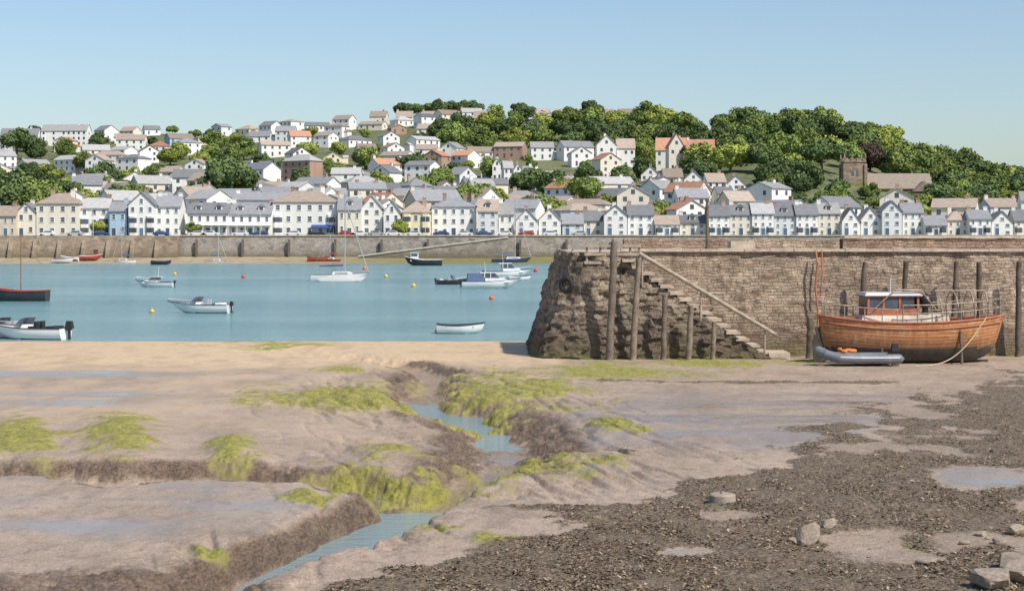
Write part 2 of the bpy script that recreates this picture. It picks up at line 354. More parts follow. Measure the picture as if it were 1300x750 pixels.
# ------------------------------------------------------------ stone material
def stone_mat(name,c1,c2,mort,bw=.6,bh=.24,lowdark=2.2,lowcol=(.09,.07,.045),green=.9,sc=1.,bd=.12,distort=.16,yx=.7,streak=0.):
    m,nt,b=newmat(name); L=nt.links
    tc=N(nt,'ShaderNodeTexCoord').outputs['Object']
    sp=N(nt,'ShaderNodeSeparateXYZ'); L.new(tc,sp.inputs[0]); x,y,z=sp.outputs
    nx=N(nt,'ShaderNodeTexNoise'); nx.inputs['Scale'].default_value=1.1/sc; nx.inputs['Detail'].default_value=4; L.new(tc,nx.inputs['Vector'])
    sn=N(nt,'ShaderNodeSeparateColor'); L.new(nx.outputs['Color'],sn.inputs[0])
    xx=math_(nt,'ADD',math_(nt,'ADD',x,math_(nt,'MULTIPLY',y,yx)),math_(nt,'MULTIPLY',math_(nt,'SUBTRACT',sn.outputs[0],.5),distort*5*sc))
    zz=math_(nt,'ADD',z,math_(nt,'MULTIPLY',math_(nt,'SUBTRACT',sn.outputs[1],.5),distort*2.6*sc))
    cb=N(nt,'ShaderNodeCombineXYZ'); L.new(xx,cb.inputs[0]); L.new(zz,cb.inputs[1])
    br=N(nt,'ShaderNodeTexBrick'); L.new(cb.outputs[0],br.inputs['Vector'])
    br.inputs['Scale'].default_value=1/sc; br.inputs['Brick Width'].default_value=bw; br.inputs['Row Height'].default_value=bh
    br.inputs['Mortar Size'].default_value=.018; br.inputs['Mortar Smooth'].default_value=.7
    br.inputs['Color1'].default_value=(*c1,1);br.inputs['Color2'].default_value=(*c2,1);br.inputs['Mortar'].default_value=(*mort,1)
    br.offset_frequency=2; br.squash=.6; br.squash_frequency=3
    vo=N(nt,'ShaderNodeTexVoronoi'); vo.inputs['Scale'].default_value=1.; 
    cb2=N(nt,'ShaderNodeCombineXYZ'); L.new(math_(nt,'MULTIPLY',xx,1.6/bw/sc*.6),cb2.inputs[0]); L.new(math_(nt,'MULTIPLY',zz,.6/bh/sc),cb2.inputs[1]); L.new(cb2.outputs[0],vo.inputs['Vector'])
    vc=N(nt,'ShaderNodeSeparateColor'); L.new(vo.outputs['Color'],vc.inputs[0])
    n1=noise(nt,tc,.5/sc,5,.6); n2=noise(nt,tc,6/sc,5,.75)
    c=mix(nt,br.outputs['Color'],[k*.5 for k in c1],ramp(nt,vc.outputs[0],.62,1,0,.6))
    c=mix(nt,c,[min(1,k*1.2) for k in c2],ramp(nt,vc.outputs[1],.6,1,0,.55))
    c=mix(nt,c,[k*.6 for k in c1],ramp(nt,n1,.48,.7,0,.65))
    c=mix(nt,c,[k*.35 for k in c1],ramp(nt,n2,.5,.7,0,.6))
    if streak:
        ns=noise(nt,mapping(nt,tc,(1,1,.18)),.9,5,.7); c=mix(nt,c,[k*.38 for k in c1],ramp(nt,ns,.5,.68,0,streak))
    zd=math_(nt,'ADD',z,math_(nt,'MULTIPLY',n1,1.6))
    c=mix(nt,c,lowcol,ramp(nt,zd,lowdark,lowdark+1.9,.85,0))
    c=mix(nt,c,(.17,.17,.03),math_(nt,'MULTIPLY',ramp(nt,zd,1.2,2.1,green,0),ramp(nt,n2,.4,.55)))
    L.new(c,b.inputs['Base Color']); b.inputs['Roughness'].default_value=.85
    hgt=math_(nt,'ADD',math_(nt,'MULTIPLY',math_(nt,'SUBTRACT',1.,br.outputs['Fac']),.6),math_(nt,'ADD',math_(nt,'MULTIPLY',n2,.7),math_(nt,'MULTIPLY',vc.outputs[2],.4)))
    bump(nt,b,hgt,1.,bd*sc)
    return m
M_quay=stone_mat('quay_stone',(.385,.275,.195),(.56,.44,.33),(.27,.205,.15),.46,.15,1.7,(.14,.105,.07),.6,streak=.65)
M_rock=stone_mat('weathered_stone',(.31,.24,.18),(.50,.41,.31),(.08,.06,.04),.62,.27,1.9,(.13,.10,.07),.7,bd=.3,distort=.35)
M_red=stone_mat('reddish_stone',(.36,.23,.165),(.47,.33,.245),(.26,.19,.14),.46,.15,-9,streak=.4)
M_cop=simple('coping_stone',(.50,.41,.32),.85,.3,2,bmp=.05)
M_farst=stone_mat('sea_wall_stone',(.30,.27,.235),(.40,.365,.32),(.25,.22,.19),1.4,.5,2.0,(.13,.11,.07),.6,1.)
M_farbr=stone_mat('brown_sea_wall_stone',(.30,.24,.175),(.40,.32,.24),(.21,.17,.13),1.4,.5,2.2,(.16,.13,.08),.4,1.)
# far sea wall
W=top('sea_wall','long grey stone sea wall along the far waterfront','sea wall')
xa=PX(228,424)
mb=MB(); mb.prism([(423.6,-.5),(424.4,6.35),(426.2,6.35),(426.2,-.5)],xa,420,'x'); mb.build('stone_face',[M_farst],W)
mb=MB(); mb.prism([(424.15,6.352),(424.15,6.62),(424.85,6.62),(424.85,6.352)],xa,420,'x'); mb.build('parapet',[M_cop],W)
mb=MB()
for i in range(26):
    x=xa+4+i*11.3; mb.box(x,x+.5,422.9,423.75,-.4,5.6)
mb.build('fender_timbers',[simple('dark_timber',(.13,.11,.09),.8)],W)
W=top('sea_wall','older brown rubble sea wall above a sandy foreshore','sea wall')
mb=MB(); mb.prism([(420.4,-.5),(421.4,6.5),(426.2,6.5),(426.2,-.5)],-420,xa-.02,'x'); mb.build('stone_face',[M_farbr],W)
mb=MB(); 
for i in range(7):
    x=PX(10+i*31,420); mb.prism([(418.4,-.5),(420.9,5.4),(421.6,5.4),(421.2,-.5)],x,x+1.1,'x')
mb.build('buttress',[M_farbr],W)
W=top('slipway_ramp','pale concrete ramp sloping down against the sea wall','ramp')
mb=MB(); x0=PX(455,420);x1=PX(645,420)
mb.prism([(x0,-.4),(x1,-.4),(x1,5.9),(x0,1.3)],419.5,423.3,'y'); mb.build('ramp_wall',[M_farst],W)
mb=MB(); mb.prism([(x0,1.303),(x1,5.903),(x1,6.3),(x0,1.7)],419.3,420.0,'y'); mb.build('ramp_parapet',[simple('pale_concrete',(.50,.47,.42),.85)],W)
# ------------------------------------------------------------ houses
_wc={}
def winmesh(w,h):
    k=(round(w,2),round(h,2))
    if k in _wc: return _wc[k]
    mb=MB(); mb.box(-w/2+.06,w/2-.06,-.03,.1,-h/2+.06,h/2-.06,0)
    f=.09
    mb.box(-w/2,w/2,-.07,.05,h/2-f,h/2,1);mb.box(-w/2-.06,w/2+.06,-.13,.05,-h/2-.04,-h/2+f,1)
    mb.box(-w/2,-w/2+f,-.068,.05,-h/2+f,h/2-f,1);mb.box(w/2-f,w/2,-.068,.05,-h/2+f,h/2-f,1)
    mb.box(-w/2+f,w/2-f,-.055,.05,-.035,.035,1)
    _wc[k]=mb.mesh('window',[M_glass,M_frame]); return _wc[k]
doorm=MB(); doorm.box(-.5,.5,-.05,.1,0,2.1,0); doorm.box(-.6,.6,-.09,.05,2.1,2.22,1); doorm.box(-.6,-.5,-.09,.05,0,2.1,1);doorm.box(.5,.6,-.09,.05,0,2.1,1)
doorm=doorm.mesh('door',[M_door,M_frame])
def house(X,Y,Z,w,d,h,rh,rt,st,bays,wc,rc,rot=0.,detail=False,group='houses of the waterfront town',chim=2,dormer=0,label=None,porch=False,bay=False,ext=False):
    lab=label or f"{wc} {['','one','two','three','four'][st]}-storey house with {rc} {dict(side='pitched',gable='gabled',hip='hipped')[rt]} roof"
    e=top('house',lab,'house',(X,Y,Z),rot,group)
    mb=MB(); x,y=w/2,d/2
    mb.add([(-x,-y,-3.5),(x,-y,-3.5),(x,y,-3.5),(-x,y,-3.5),(-x,-y,h),(x,-y,h),(x,y,h),(-x,y,h)],[(0,1,5,4),(1,2,6,5),(2,3,7,6),(3,0,4,7)])
    if rt=='side':
        for sx in (-x,x): mb.add([(sx,-y,h),(sx,y,h),(sx,0,h+rh)],[(0,1,2)])
    if rt=='gable':
        for sy in (-y,y): mb.add([(-x,sy,h),(x,sy,h),(0,sy,h+rh)],[(0,1,2)])
    sh=h/st; ww=min(1.1,w/bays*.42); wh=min(1.45,sh*.48)
    wins=[]
    db=bays//2 if bays%2 else (bays//2-1)
    for s in range(st):
        for i in range(bays):
            if s==0 and i==db: continue
            if not detail and random.random()<.12: continue
            wins.append((-x+(i+.5)*w/bays,-y,s*sh+sh*.55,0))
        for sx,r in ((x,math.pi/2),(-x,-math.pi/2)):
            for k in ((-.22,.22) if d>8 else (.0,)):
                if random.random()<(.75 if detail else .4): wins.append((sx,k*d,s*sh+sh*.55,r))
    if rt=='gable' and rh>2: wins.append((0,-y,h+rh*.3,0))
    if detail:
        wm=winmesh(ww,wh)
        for a,b_,c,r in wins: obj('window',wm,e,(a,b_,c),r)
        obj('door',doorm,e,(-x+(db+.5)*w/bays,-y,.02))
    else:
        for a,b_,c,r in wins:
            if r==0: mb.box(a-ww/2,a+ww/2,b_-.05,b_+.02,c-wh/2,c+wh/2,1)
            elif r>0: mb.box(a-.02,a+.05,b_-ww/2,b_+ww/2,c-wh/2,c+wh/2,1)
            else: mb.box(a-.05,a+.02,b_-ww/2,b_+ww/2,c-wh/2,c+wh/2,1)
        a=-x+(db+.5)*w/bays; mb.box(a-.45,a+.45,-y-.05,-y+.02,0,2.1,1)
    if ext:
        sx=random.choice((-1,1)); mb.box(min(sx*x*1.0,sx*(x+2.6)),max(sx*x,sx*(x+2.6)),-y*.5,y*.6,-3,2.7,0)
    mb.build('wall',[WALL[wc],M_glass],e)
    if bay:
        for i in (0,bays-1):
            a=-x+(i+.5)*w/bays; hb=min(h-.4,sh*2-.2); r=ww*.75+.35
            pl=[(a-r,-y+.01),(a-r*.6,-y-.75),(a+r*.6,-y-.75),(a+r,-y+.01)]
            mb=MB(); 
            for (z0,z1,mm,k) in ((0,.9,0,0.),(.9,2.2,1,.04),(2.2,sh+.7,0,0.),(sh+.7,sh+2.0,1,.04),(sh+2.0,hb,0,0.)):
                if z1<=z0 or z1>hb: continue
                vs=[(p[0]*(1)+(a-p[0])*k,p[1]+(k if p[1]<-y-.5 else 0),z) for z in (z0,z1) for p in pl]
                mb.add(vs,[(0,1,5,4),(1,2,6,5),(2,3,7,6),(4,5,6,7)],mm)
            mb.build('bay_window',[WALL[wc] if wc!='white' else M_frame,M_glass],e)
    mb=MB(); o_=.35; t=.22
    if rt=='side':
        k=rh/y; ze=h-o_*k+.02
        mb.prism([(-y-o_,ze),(0,h+rh+.02),(y+o_,ze),(y+o_,ze+t),(0,h+rh+t+.02),(-y-o_,ze+t)],-x-.25,x+.25,'x')
    elif rt=='gable':
        k=rh/x; ze=h-o_*k+.02
        mb.prism([(-x-o_,ze),(0,h+rh+.02),(x+o_,ze),(x+o_,ze+t),(0,h+rh+t+.02),(-x-o_,ze+t)],-y-.3,y+.3,'y')
    else:
        r=max(0.4,(w-d)/2) if w>=d else .4; ry=0 if w>=d else (d-w)/2
        X1,Y1=x+o_,y+o_
        mb.add([(-X1,-Y1,h),(X1,-Y1,h),(X1,Y1,h),(-X1,Y1,h),(-X1,-Y1,h+.15),(X1,-Y1,h+.15),(X1,Y1,h+.15),(-X1,Y1,h+.15),(-r,-ry,h+rh),(r,-ry,h+rh),(r,ry+.01,h+rh),(-r,ry+.01,h+rh)],
          [(3,2,1,0),(0,1,5,4),(1,2,6,5),(2,3,7,6),(3,0,4,7),(4,5,9,8),(5,6,10,9),(6,7,11,10),(7,4,8,11),(8,9,10,11)])
    if ext: mb.prism([(-y*.5-.2,2.7),(-y*.5-.2,2.9),(0.1,4.0),(y*.6+.2,2.9),(y*.6+.2,2.7)],min(sx*x*1.01,sx*(x+2.8)),max(sx*x*1.01,sx*(x+2.8)),'x')
    mb.build('roof',[ROOF[rc]],e)
    if chim:
        pos=[(-x+.6,0),(x-.6,0)][:chim] if rt!='gable' else [(0,y-.8),(0.01,-y*.1)][:chim]
        if rt=='hip': pos=[(-x*.45,.6),(x*.5,.6)][:chim]
        if rt!='gable' and chim==1 and random.random()<.5: pos=[(x*.55,0)]
        for cx,cy in pos:
            mb=MB(); zt=h+rh+random.uniform(.7,1.1); mb.box(cx-.5,cx+.5,cy-.35,cy+.35,h+rh*.35,zt,0); mb.box(cx-.57,cx+.57,cy-.42,cy+.42,zt,zt+.12,0)
            mb.cyl((cx-.25,cy,zt+.12),(cx-.25,cy,zt+.45),.12,.1,6,1);mb.cyl((cx+.25,cy,zt+.12),(cx+.25,cy,zt+.45),.12,.1,6,1)
            mb.build('chimney',[M_chim if random.random()<.6 else WALL[wc],M_pot],e)
    for i in range(dormer):
        dx=-x+(i+.5)*w/dormer; mb=MB(); y0=-y*.72; zb=h+rh*.28
        mb.box(dx-.75,dx+.75,y0,-y*.1,zb-.3,zb+1.25,0); mb.box(dx-.5,dx+.5,y0-.04,y0+.02,zb+.15,zb+1.1,1)
        mb.prism([(dx-.95,zb+1.2),(dx,zb+2.0),(dx+.95,zb+1.2)],y0-.2,-y*.05,'y',2)
        mb.build('dormer',[WALL[wc],M_glass,ROOF[rc]],e)
    if porch:
        mb=MB(); mb.box(-x,x,-y-1.4,-y-.01,sh*.95,sh*.95+.15,0)
        for i in range(bays+1):
            a=-x+.1+i*(w-.2)/bays; mb.box(a-.06,a+.06,-y-1.35,-y-1.23,0,sh*.95,0)
        mb.build('verandah',[M_frame],e)
    return e
FR=[(-40,-8,268,254,'side',2,4,'white','grey slate',447,0,2,0),(-6,20,274,263,'side',2,3,'beige','brown tile',446,0,1,0),(21,45,269,259,'gable',2,2,'cream','grey slate',448,0,1,0),(46,100,259,246,'hip',3,4,'cream','brown tile',448,0,2,0),(101,138,264,253,'side',3,3,'white','pale slate',450,0,2,0),
(139,161,268,258,'side',2,2,'pale blue','grey slate',445,0,1,0),(163,196,260,246,'gable',3,3,'white','grey slate',444,0,1,0),(197,229,262,250,'side',3,3,'white','grey slate',448,0,2,0),
(238,290,271,259,'side',2,5,'white','grey slate',446,2,2,1),(291,344,272,259,'side',2,5,'white','grey slate',447,2,2,1),(346,427,257,243,'hip',3,6,'white','brown tile',450,0,2,0),
(429,458,266,252,'side',2,3,'cream','grey slate',446,1,2,0),(459,485,264,250,'gable',3,2,'white','pale slate',448,0,1,0),(487,508,270,257,'gable',2,2,'white','grey slate',443,0,1,0),
(510,546,270,257,'hip',2,3,'yellow','brown tile',445,0,1,0),(548,604,263,252,'hip',3,5,'white','grey slate',449,0,2,0),(607,632,268,255,'side',3,2,'pale grey','brown tile',446,1,1,0),(633,652,272,259,'side',2,2,'white','pale slate',449,0,1,0),
(655,682,280,267,'gable',2,2,'white','grey slate',443,0,1,0),(684,712,279,266,'gable',2,2,'white','brown tile',446,0,1,0),(714,740,284,273,'side',2,2,'pale grey','grey slate',446,0,1,0),(741,765,280,269,'side',2,2,'cream','grey slate',448,0,2,0),
(767,796,273,262,'gable',3,2,'white','grey slate',444,0,1,0),(797,830,273,262,'side',3,3,'white','grey slate',447,0,2,0),(832,862,285,275,'side',2,3,'white','brown tile',445,0,1,0),(863,896,283,274,'side',2,3,'cream','dark slate',449,1,1,0)]
for i in range(6):
    FR.append((899+i*28,926.5+i*28,274-(i%3)*1.5,262-(i%3)*1.2,'side',3,3,['white','cream','white','pale grey','white','cream'][i],['grey slate','dark slate','pale slate'][i%3],446+(i%2)*.6,i%2,1,0))
FR+=[(1069,1092,281,266,'gable',2,2,'white','grey slate',444,0,1,0),(1093,1118,279,265,'gable',2,2,'white','pale slate',447,0,1,0),(1120,1145,268,257,'gable',3,2,'pale grey','grey slate',445,0,1,0),(1146,1172,270,259,'side',3,3,'white','grey slate',448,0,2,0),
(1175,1202,286,275,'side',2,3,'white','grey slate',445,0,1,0),(1203,1229,280,269,'hip',2,3,'cream','brown tile',448,0,1,0),(1231,1258,278,268,'side',2,3,'white','grey slate',445,0,2,0),(1259,1286,282,270,'gable',2,2,'white','dark slate',446,0,1,0),(1288,1330,280,268,'side',2,4,'cream','grey slate',449,0,2,0)]
for k_,(a,b_,e_,r_,rt,st,bays,wc,rc,Y,dm,ch,po) in enumerate(FR):
    w=(b_-a)/F*Y; h=(300-e_)/F*Y; rh=(e_-r_)/F*Y*1.1; d=min(10,max(7,w*.8))
    house(PX((a+b_)/2,Y),Y+d/2,6.3,w,d,h,rh,rt,st,bays,wc,rc,0,True,'houses along the waterfront road',ch,dm,None,bool(po),bay=(not po and bays>=3 and k_%2==0))
aw=top('shop_awning','dark blue fabric awning on a waterfront building','awning',(PX(410,449),449.6,6.3))
mb=MB(); mb.prism([(0,3.0),(-2,2.3),(-2,2.0),(0,2.1)],-3,3,'x'); mb.build('canopy',[simple('blue_fabric',(.03,.07,.25),.7)],aw)
mb=MB()
for x in (-2.9,2.9): mb.cyl((x,-1.9,0),(x,-1.9,2.3),.05,.05,6)
mb.build('pole',[M_frame],aw)
lampm=MB(); lampm.cyl((0,0,0),(0,0,6),.07,.045,6); lampm.tube([(0,0,6),(0,-.4,6.4),(0,-1.0,6.5)],.04,5); lampm=lampm.mesh('pole',[M_frame])
headm=MB(); headm.frus(-.12,.12,-1.5,-.95,6.42,6.54,.03,.03); headm=headm.mesh('lamp_head',[M_frame])
for px in (30,118,215,330,452,540,628,712,800):
    e=top('street_lamp','slim pale street lamp on the waterfront road','street lamp',(PX(px,428),428.2,6.3),0,'street lamps along the waterfront'); obj('pole',lampm,e); obj('lamp_head',headm,e)
SP=[(52,112,166,158,186,'side',3,9,'white','pale slate'),(0,48,172,163,186,'side',2,6,'pale grey','grey slate'),
 (757,782,184,172,212,'gable',2,2,'white','brown tile'),(783,806,188,176,212,'side',2,3,'white','brown tile'),(834,872,190,175,213,'side',2,4,'white','orange tile'),(873,908,191,177,214,'side',2,3,'white','orange tile'),
 (848,868,186,170,216,'gable',2,2,'cream','orange tile')]
for i in range(9):
    SP.append((612+i*13,624+i*13,207+i*3.2,198+i*3.2,226+i*3.0,'gable' if i%2 else 'side',2,2,'white','pale slate'))
for i in range(5):
    SP.append((470+i*33,491+i*33,148+i*.5,141,157,'side',1,3,'cream','brown tile'))
for i in range(6):
    SP.append((650+i*27,670+i*27,144,138,153,'side',1,3,['white','pale grey'][i%2],'brown tile'))
for i in range(5): SP.append((815+i*27,839+i*27,222+i*3,211+i*3,238+i*3,'side' if i%2 else 'gable',2,3,'white',['grey slate','brown tile'][i%2]))
for i in range(5): SP.append((885+i*24,906+i*24,243+(i%3)*3,234+(i%3)*3,258+(i%3)*3,'side' if i%2 else 'gable',2,3,['white','cream'][i%2],['grey slate','dark slate'][i%2]))
for a,b_,e_,r_,g_,rt,st,bays,wc,rc in SP:
    Y=hillY((a+b_)/2,g_); w=(b_-a)/F*Y; X=PX((a+b_)/2,Y); z=PZ(g_,Y); h=(g_-e_)/F*Y; rh=(e_-r_)/F*Y
    house(X,Y+4,z,w,8,h,rh,rt,st,bays,wc,rc,random.uniform(-.15,.15),False,'houses on the hillside',1)
TREEZ=[(290,212,38,26),(32,248,54,24),(35,186,28,12),(650,175,88,22),(800,175,82,30),(870,160,45,18),(605,228,32,14),(690,250,34,12),(560,182,28,9),(150,235,42,9),(130,192,18,8),(380,200,22,8),(70,205,34,8),(460,208,24,8),(770,240,26,9),(215,205,22,7),(530,225,20,8),(420,240,18,7)]
KEEP=[(36,172,62,18),(82,174,36,14),(782,205,28,16),(872,206,40,16),(665,224,60,18),(870,240,60,12),(940,255,60,12)]
slots=[]; nh=0
for Y in (476,503,534,570,612,658,708,760,816,872,928,984,1036):
    p=-25.
    while p<1325:
        w=random.uniform(7.5,15) if Y<640 else random.uniform(9,16); stp=(w+random.uniform(.5,5.))/Y*F; pc=p+stp/2; p+=stp
        if pc>880 and Y>520: continue
        if pc>1030 and Y>490: continue
        Yj=Y+random.uniform(-18,18); X=PX(pc,Yj); z=hz(X,Yj); py=HZ+(H-z)/Yj*F
        if pc>790 and Y>690: slots.append((X,Yj,z,pc,py)); continue
        if any(((pc-a)/c)**2+((py-b_)/d_)**2<1 for a,b_,c,d_ in TREEZ): slots.append((X,Yj,z,pc,py)); continue
        if any(((pc-a)/c)**2+((py-b_)/d_)**2<1 for a,b_,c,d_ in KEEP): continue
        if random.random()<.11 or nh>262: slots.append((X,Yj,z,pc,py)); continue
        nh+=1
        st=random.choice([1,1,2,2]) if Y>760 else random.choice([2,2,2,2,1,3]); h=st*2.6+random.uniform(.0,.6)
        rt=random.choice(['side','side','side','gable','hip']); d=random.uniform(7,10); ww_=w if rt!='gable' else min(w,9)
        wc=random.choices(['white','cream','pale grey','beige','pale blue','pink','brown brick','yellow'],[64,15,8,5,2,2,2,2])[0]
        rc=random.choices(['grey slate','pale slate','brown tile','orange tile','dark slate'],[33,26,24,8,9] if Y<800 else [16,28,42,10,4])[0]
        house(X,Yj,z+.2,ww_,d,h,random.uniform(1.7,3.0),rt,st,max(2,int(ww_/3.3)),wc,rc,random.uniform(-.8,.8),False,'houses on the hillside',random.choice([0,1,1,2]) if Y<760 else random.choice([0,0,1]),ext=random.random()<.3)
# church
CY=600; ch=top('church','brown stone church with battlemented square tower among trees','church',(PX(1083,CY),CY,hz(PX(1083,CY),CY)))
zt=PZ(203,CY)-ch.location.z
M_ch=stone_mat('church_stone',(.30,.22,.16),(.40,.31,.23),(.24,.19,.14),1.2,.5,-20,sc=1)
mb=MB(); w=3.6; mb.box(-w,w,-w,w,-5,zt-1,0); mb.box(-w-.25,w+.25,-w-.25,w+.25,zt-1,zt-.6,0)
for a in (-3.1,-1.03,1.03,3.1):
    for bb in (-w,w):
        mb.box(a-.55,a+.55,bb-.25,bb+.25,zt-.6,zt+.5,0)
        if abs(a)<3: mb.box(bb-.25,bb+.25,a-.55,a+.55,zt-.6,zt+.5,0)
for a in (-w,w):
    for bb in (-w,w): mb.box(a-.5,a+.5,bb-.5,bb+.5,-5,zt-1.5,0); mb.frus(a-.3,a+.3,bb-.3,bb+.3,zt+.5,zt+2.2,.28,.28,0)
mb.build('tower',[M_ch],ch)
for z in (zt-4.5,zt-11):
    for a in (-.8,.8):
        mb=MB(); mb.prism([(a-.4,z-1.2),(a+.4,z-1.2),(a+.4,z+.6),(a,z+1.3),(a-.4,z+.6)],-w-.06,-w+.05,'y'); mb.build('window',[M_glass],ch)
mb=MB(); mb.box(w+.3,26,-5,5,-5,zt-10,0)
mb.add([(26,-5,zt-10),(26,5,zt-10),(26,0,zt-5.2)],[(0,1,2)]); mb.box(19,26.2,-9,-5.01,-5,zt-11,0)
mb.build('nave',[M_ch],ch)
mb=MB(); mb.prism([(-5.5,zt-10.3),(0,zt-5),(5.5,zt-10.3),(5.5,zt-10),(0,zt-4.7),(-5.5,zt-10)],w+.2,26.5,'x'); mb.prism([(18.8,zt-11.2),(22.6,zt-7.6),(26.4,zt-11.2)],-9.4,-4,'y')
mb.build('roof',[ROOF['brown tile']],ch)
for x in (7,11,15):
    mb=MB(); mb.prism([(x-.5,zt-15),(x+.5,zt-15),(x+.5,zt-12.5),(x,zt-11.6),(x-.5,zt-12.5)],-5.06,-4.9,'y'); mb.build('window',[M_glass],ch)
# ------------------------------------------------------------ trees
def leafmat(name,a,b_,c_):
    m,nt,b=newmat(name); ge=N(nt,'ShaderNodeNewGeometry'); oi=N(nt,'ShaderNodeObjectInfo').outputs['Random']
    tc=N(nt,'ShaderNodeTexCoord').outputs['Object']; f=noise(nt,tc,2.2,3)
    c=mix(nt,a,b_,ramp(nt,f,.38,.62)); c=mix(nt,c,c_,ramp(nt,ge.outputs['Random Per Island'],.5,1,0,.8))
    hsv=N(nt,'ShaderNodeHueSaturation'); nt.links.new(c,hsv.inputs['Color']); nt.links.new(ramp(nt,oi,0,1,.75,1.35),hsv.inputs['Value'])
    nt.links.new(hsv.outputs[0],b.inputs['Base Color']); b.inputs['Roughness'].default_value=.9; b.inputs['Specular IOR Level'].default_value=.15
    return m
LM={'dark':leafmat('foliage_dark',(.055,.09,.038),(.11,.155,.055),(.15,.20,.07)),'mid':leafmat('foliage_mid',(.10,.145,.04),(.18,.23,.06),(.24,.29,.09)),
 'light':leafmat('foliage_light',(.18,.23,.045),(.29,.33,.08),(.36,.39,.11)),'copper':leafmat('foliage_copper',(.07,.05,.045),(.11,.075,.065),(.15,.10,.08))}
def crown(seed,rz=.8,nl=18,nleaf=3800,ls=.055,spread=.7):
    r=np.random.default_rng(seed); C=[];Rr=[]
    for i in range(nl):
        d=r.normal(size=3); d/=np.linalg.norm(d); rad=spread*r.uniform(.5,1.1)
        C.append(np.array([d[0],d[1],abs(d[2])*rz*1.1-.25 if d[2]>-.3 else d[2]*rz*.6])*rad); Rr.append(r.uniform(.18,.40))
    C.append(np.zeros(3));Rr.append(.5)
    mb=MB(); 
    for c,rr in zip(C,Rr): mb.ell(c,rr*.84,rr*.84,rr*.78,8,6)
    vs=[];fs=[]
    for i in range(nleaf):
        k=r.integers(len(C)); d=r.normal(size=3); d/=np.linalg.norm(d)
        if d[2]<-.2 and r.random()<.6: d[2]=-d[2]
        p=C[k]+d*Rr[k]*r.uniform(.8,1.25); nrm=d+r.normal(size=3)*.55; nrm/=np.linalg.norm(nrm)
        a=np.cross(nrm,r.normal(size=3)); a/=np.linalg.norm(a)+1e-9; b=np.cross(nrm,a); s=ls*r.uniform(.55,1.3)
        o=len(vs); vs+=[p-a*s-b*s*.6,p+a*s*.7-b*s*.7,p+a*s+b*s*.7,p-a*s*.6+b*s]; fs.append((o,o+1,o+2,o+3))
    mb.add(vs,fs); return mb
CR={}
for k in LM:
    for sd in range(4 if k!='copper' else 1):
        CR.setdefault(k,[]).append(crown(10+sd*7+len(k),[.8,.95,.7,1.1][sd]).mesh('crown',[LM[k]]))
M_bark=simple('bark',(.12,.09,.07),.9,.3,3)
def trunkmesh(sd):
    r=random.Random(sd); mb=MB(); mb.tube([(0,0,-.15),(.01,0,.3),(.0,.02,.62),(.02,0,.95)],.05,7,0,[.045,.034,.024,.01])
    for i in range(5):
        a=i*1.26+r.random(); z=.35+.08*i; mb.tube([(0,0,z),(.14*math.cos(a),.14*math.sin(a),z+.15),(.27*math.cos(a),.27*math.sin(a),z+.24)],.02,5,0,[.022,.014,.005])
    return mb.mesh('trunk',[M_bark])
TR=[trunkmesh(i) for i in range(3)]
ntr=0
def tree(X,Y,z,r,hgt,kind,group='trees among the houses',label=None,name='tree'):
    global ntr
    if name=='tree': ntr+=1
    lab=label or ({'dark':'tall dark green leafy tree on the hillside','mid':'rounded green broadleaf tree on the hillside','light':'light yellow-green leafy tree beside houses','copper':'dark copper-leaved tree on the hillside'}[kind] if name=='tree' else f'rounded {kind if kind!="mid" else "mid"} green garden shrub among the houses')
    e=top(name,lab,name,(X,Y,z),random.uniform(0,6.28),group)
    obj('trunk' if name=='tree' else 'stem',random.choice(TR),e,scale=(hgt,hgt,hgt*.85))
    obj('crown' if name=='tree' else 'foliage',random.choice(CR[kind]),e,(0,0,hgt-r*.95),None,(r*random.uniform(.95,1.25),r*random.uniform(.9,1.1),r*random.uniform(.8,1.1)))
def bush(X,Y,z,r,kind): tree(X,Y,z,r,r*1.35,kind,'garden shrubs among the houses',None,'bush')
for X,Y,z,pc,py in slots:
    big=any(((pc-a)/c)**2+((py-b_)/d_)**2<1 for a,b_,c,d_ in TREEZ) or (pc>790 and Y>690)
    huge=(560<pc<890 and py<200)
    k=random.choice(['dark','mid','mid','light','dark']) if not (20<pc<70 and py<260) else 'dark'
    if pc>895 and Y>690: continue
    if any(((pc-a)/c)**2+((py-b_-6)/d_)**2<.8 for a,b_,c,d_ in ((782,212,30,16),(872,214,42,16))): continue
    if big:
        r=random.uniform(7,9.5) if huge else random.uniform(5.2,7.5); tree(X,Y,z,r,r*1.65,k)
    else: r=random.uniform(2.8,4.8); tree(X,Y,z,r,r*1.7,random.choice(['mid','light','light','dark']))
tree(PX(290,560),560,hz(PX(290,560),560),8.5,20,'dark',label='large dark green tree rising among the houses')
tree(PX(306,564),566,hz(PX(306,566),566),6.5,15,'dark');tree(PX(272,564),562,hz(PX(272,566),562),6,14,'dark');tree(PX(35,900),880,hz(PX(35,900),880),9,19,'dark')
tree(PX(20,470),466,hz(PX(20,466),466),8.5,18.5,'dark');tree(PX(54,470),468,hz(PX(50,468),468),7.5,17,'mid');tree(PX(-6,466),464,hz(PX(0,464),464),7,15,'dark')
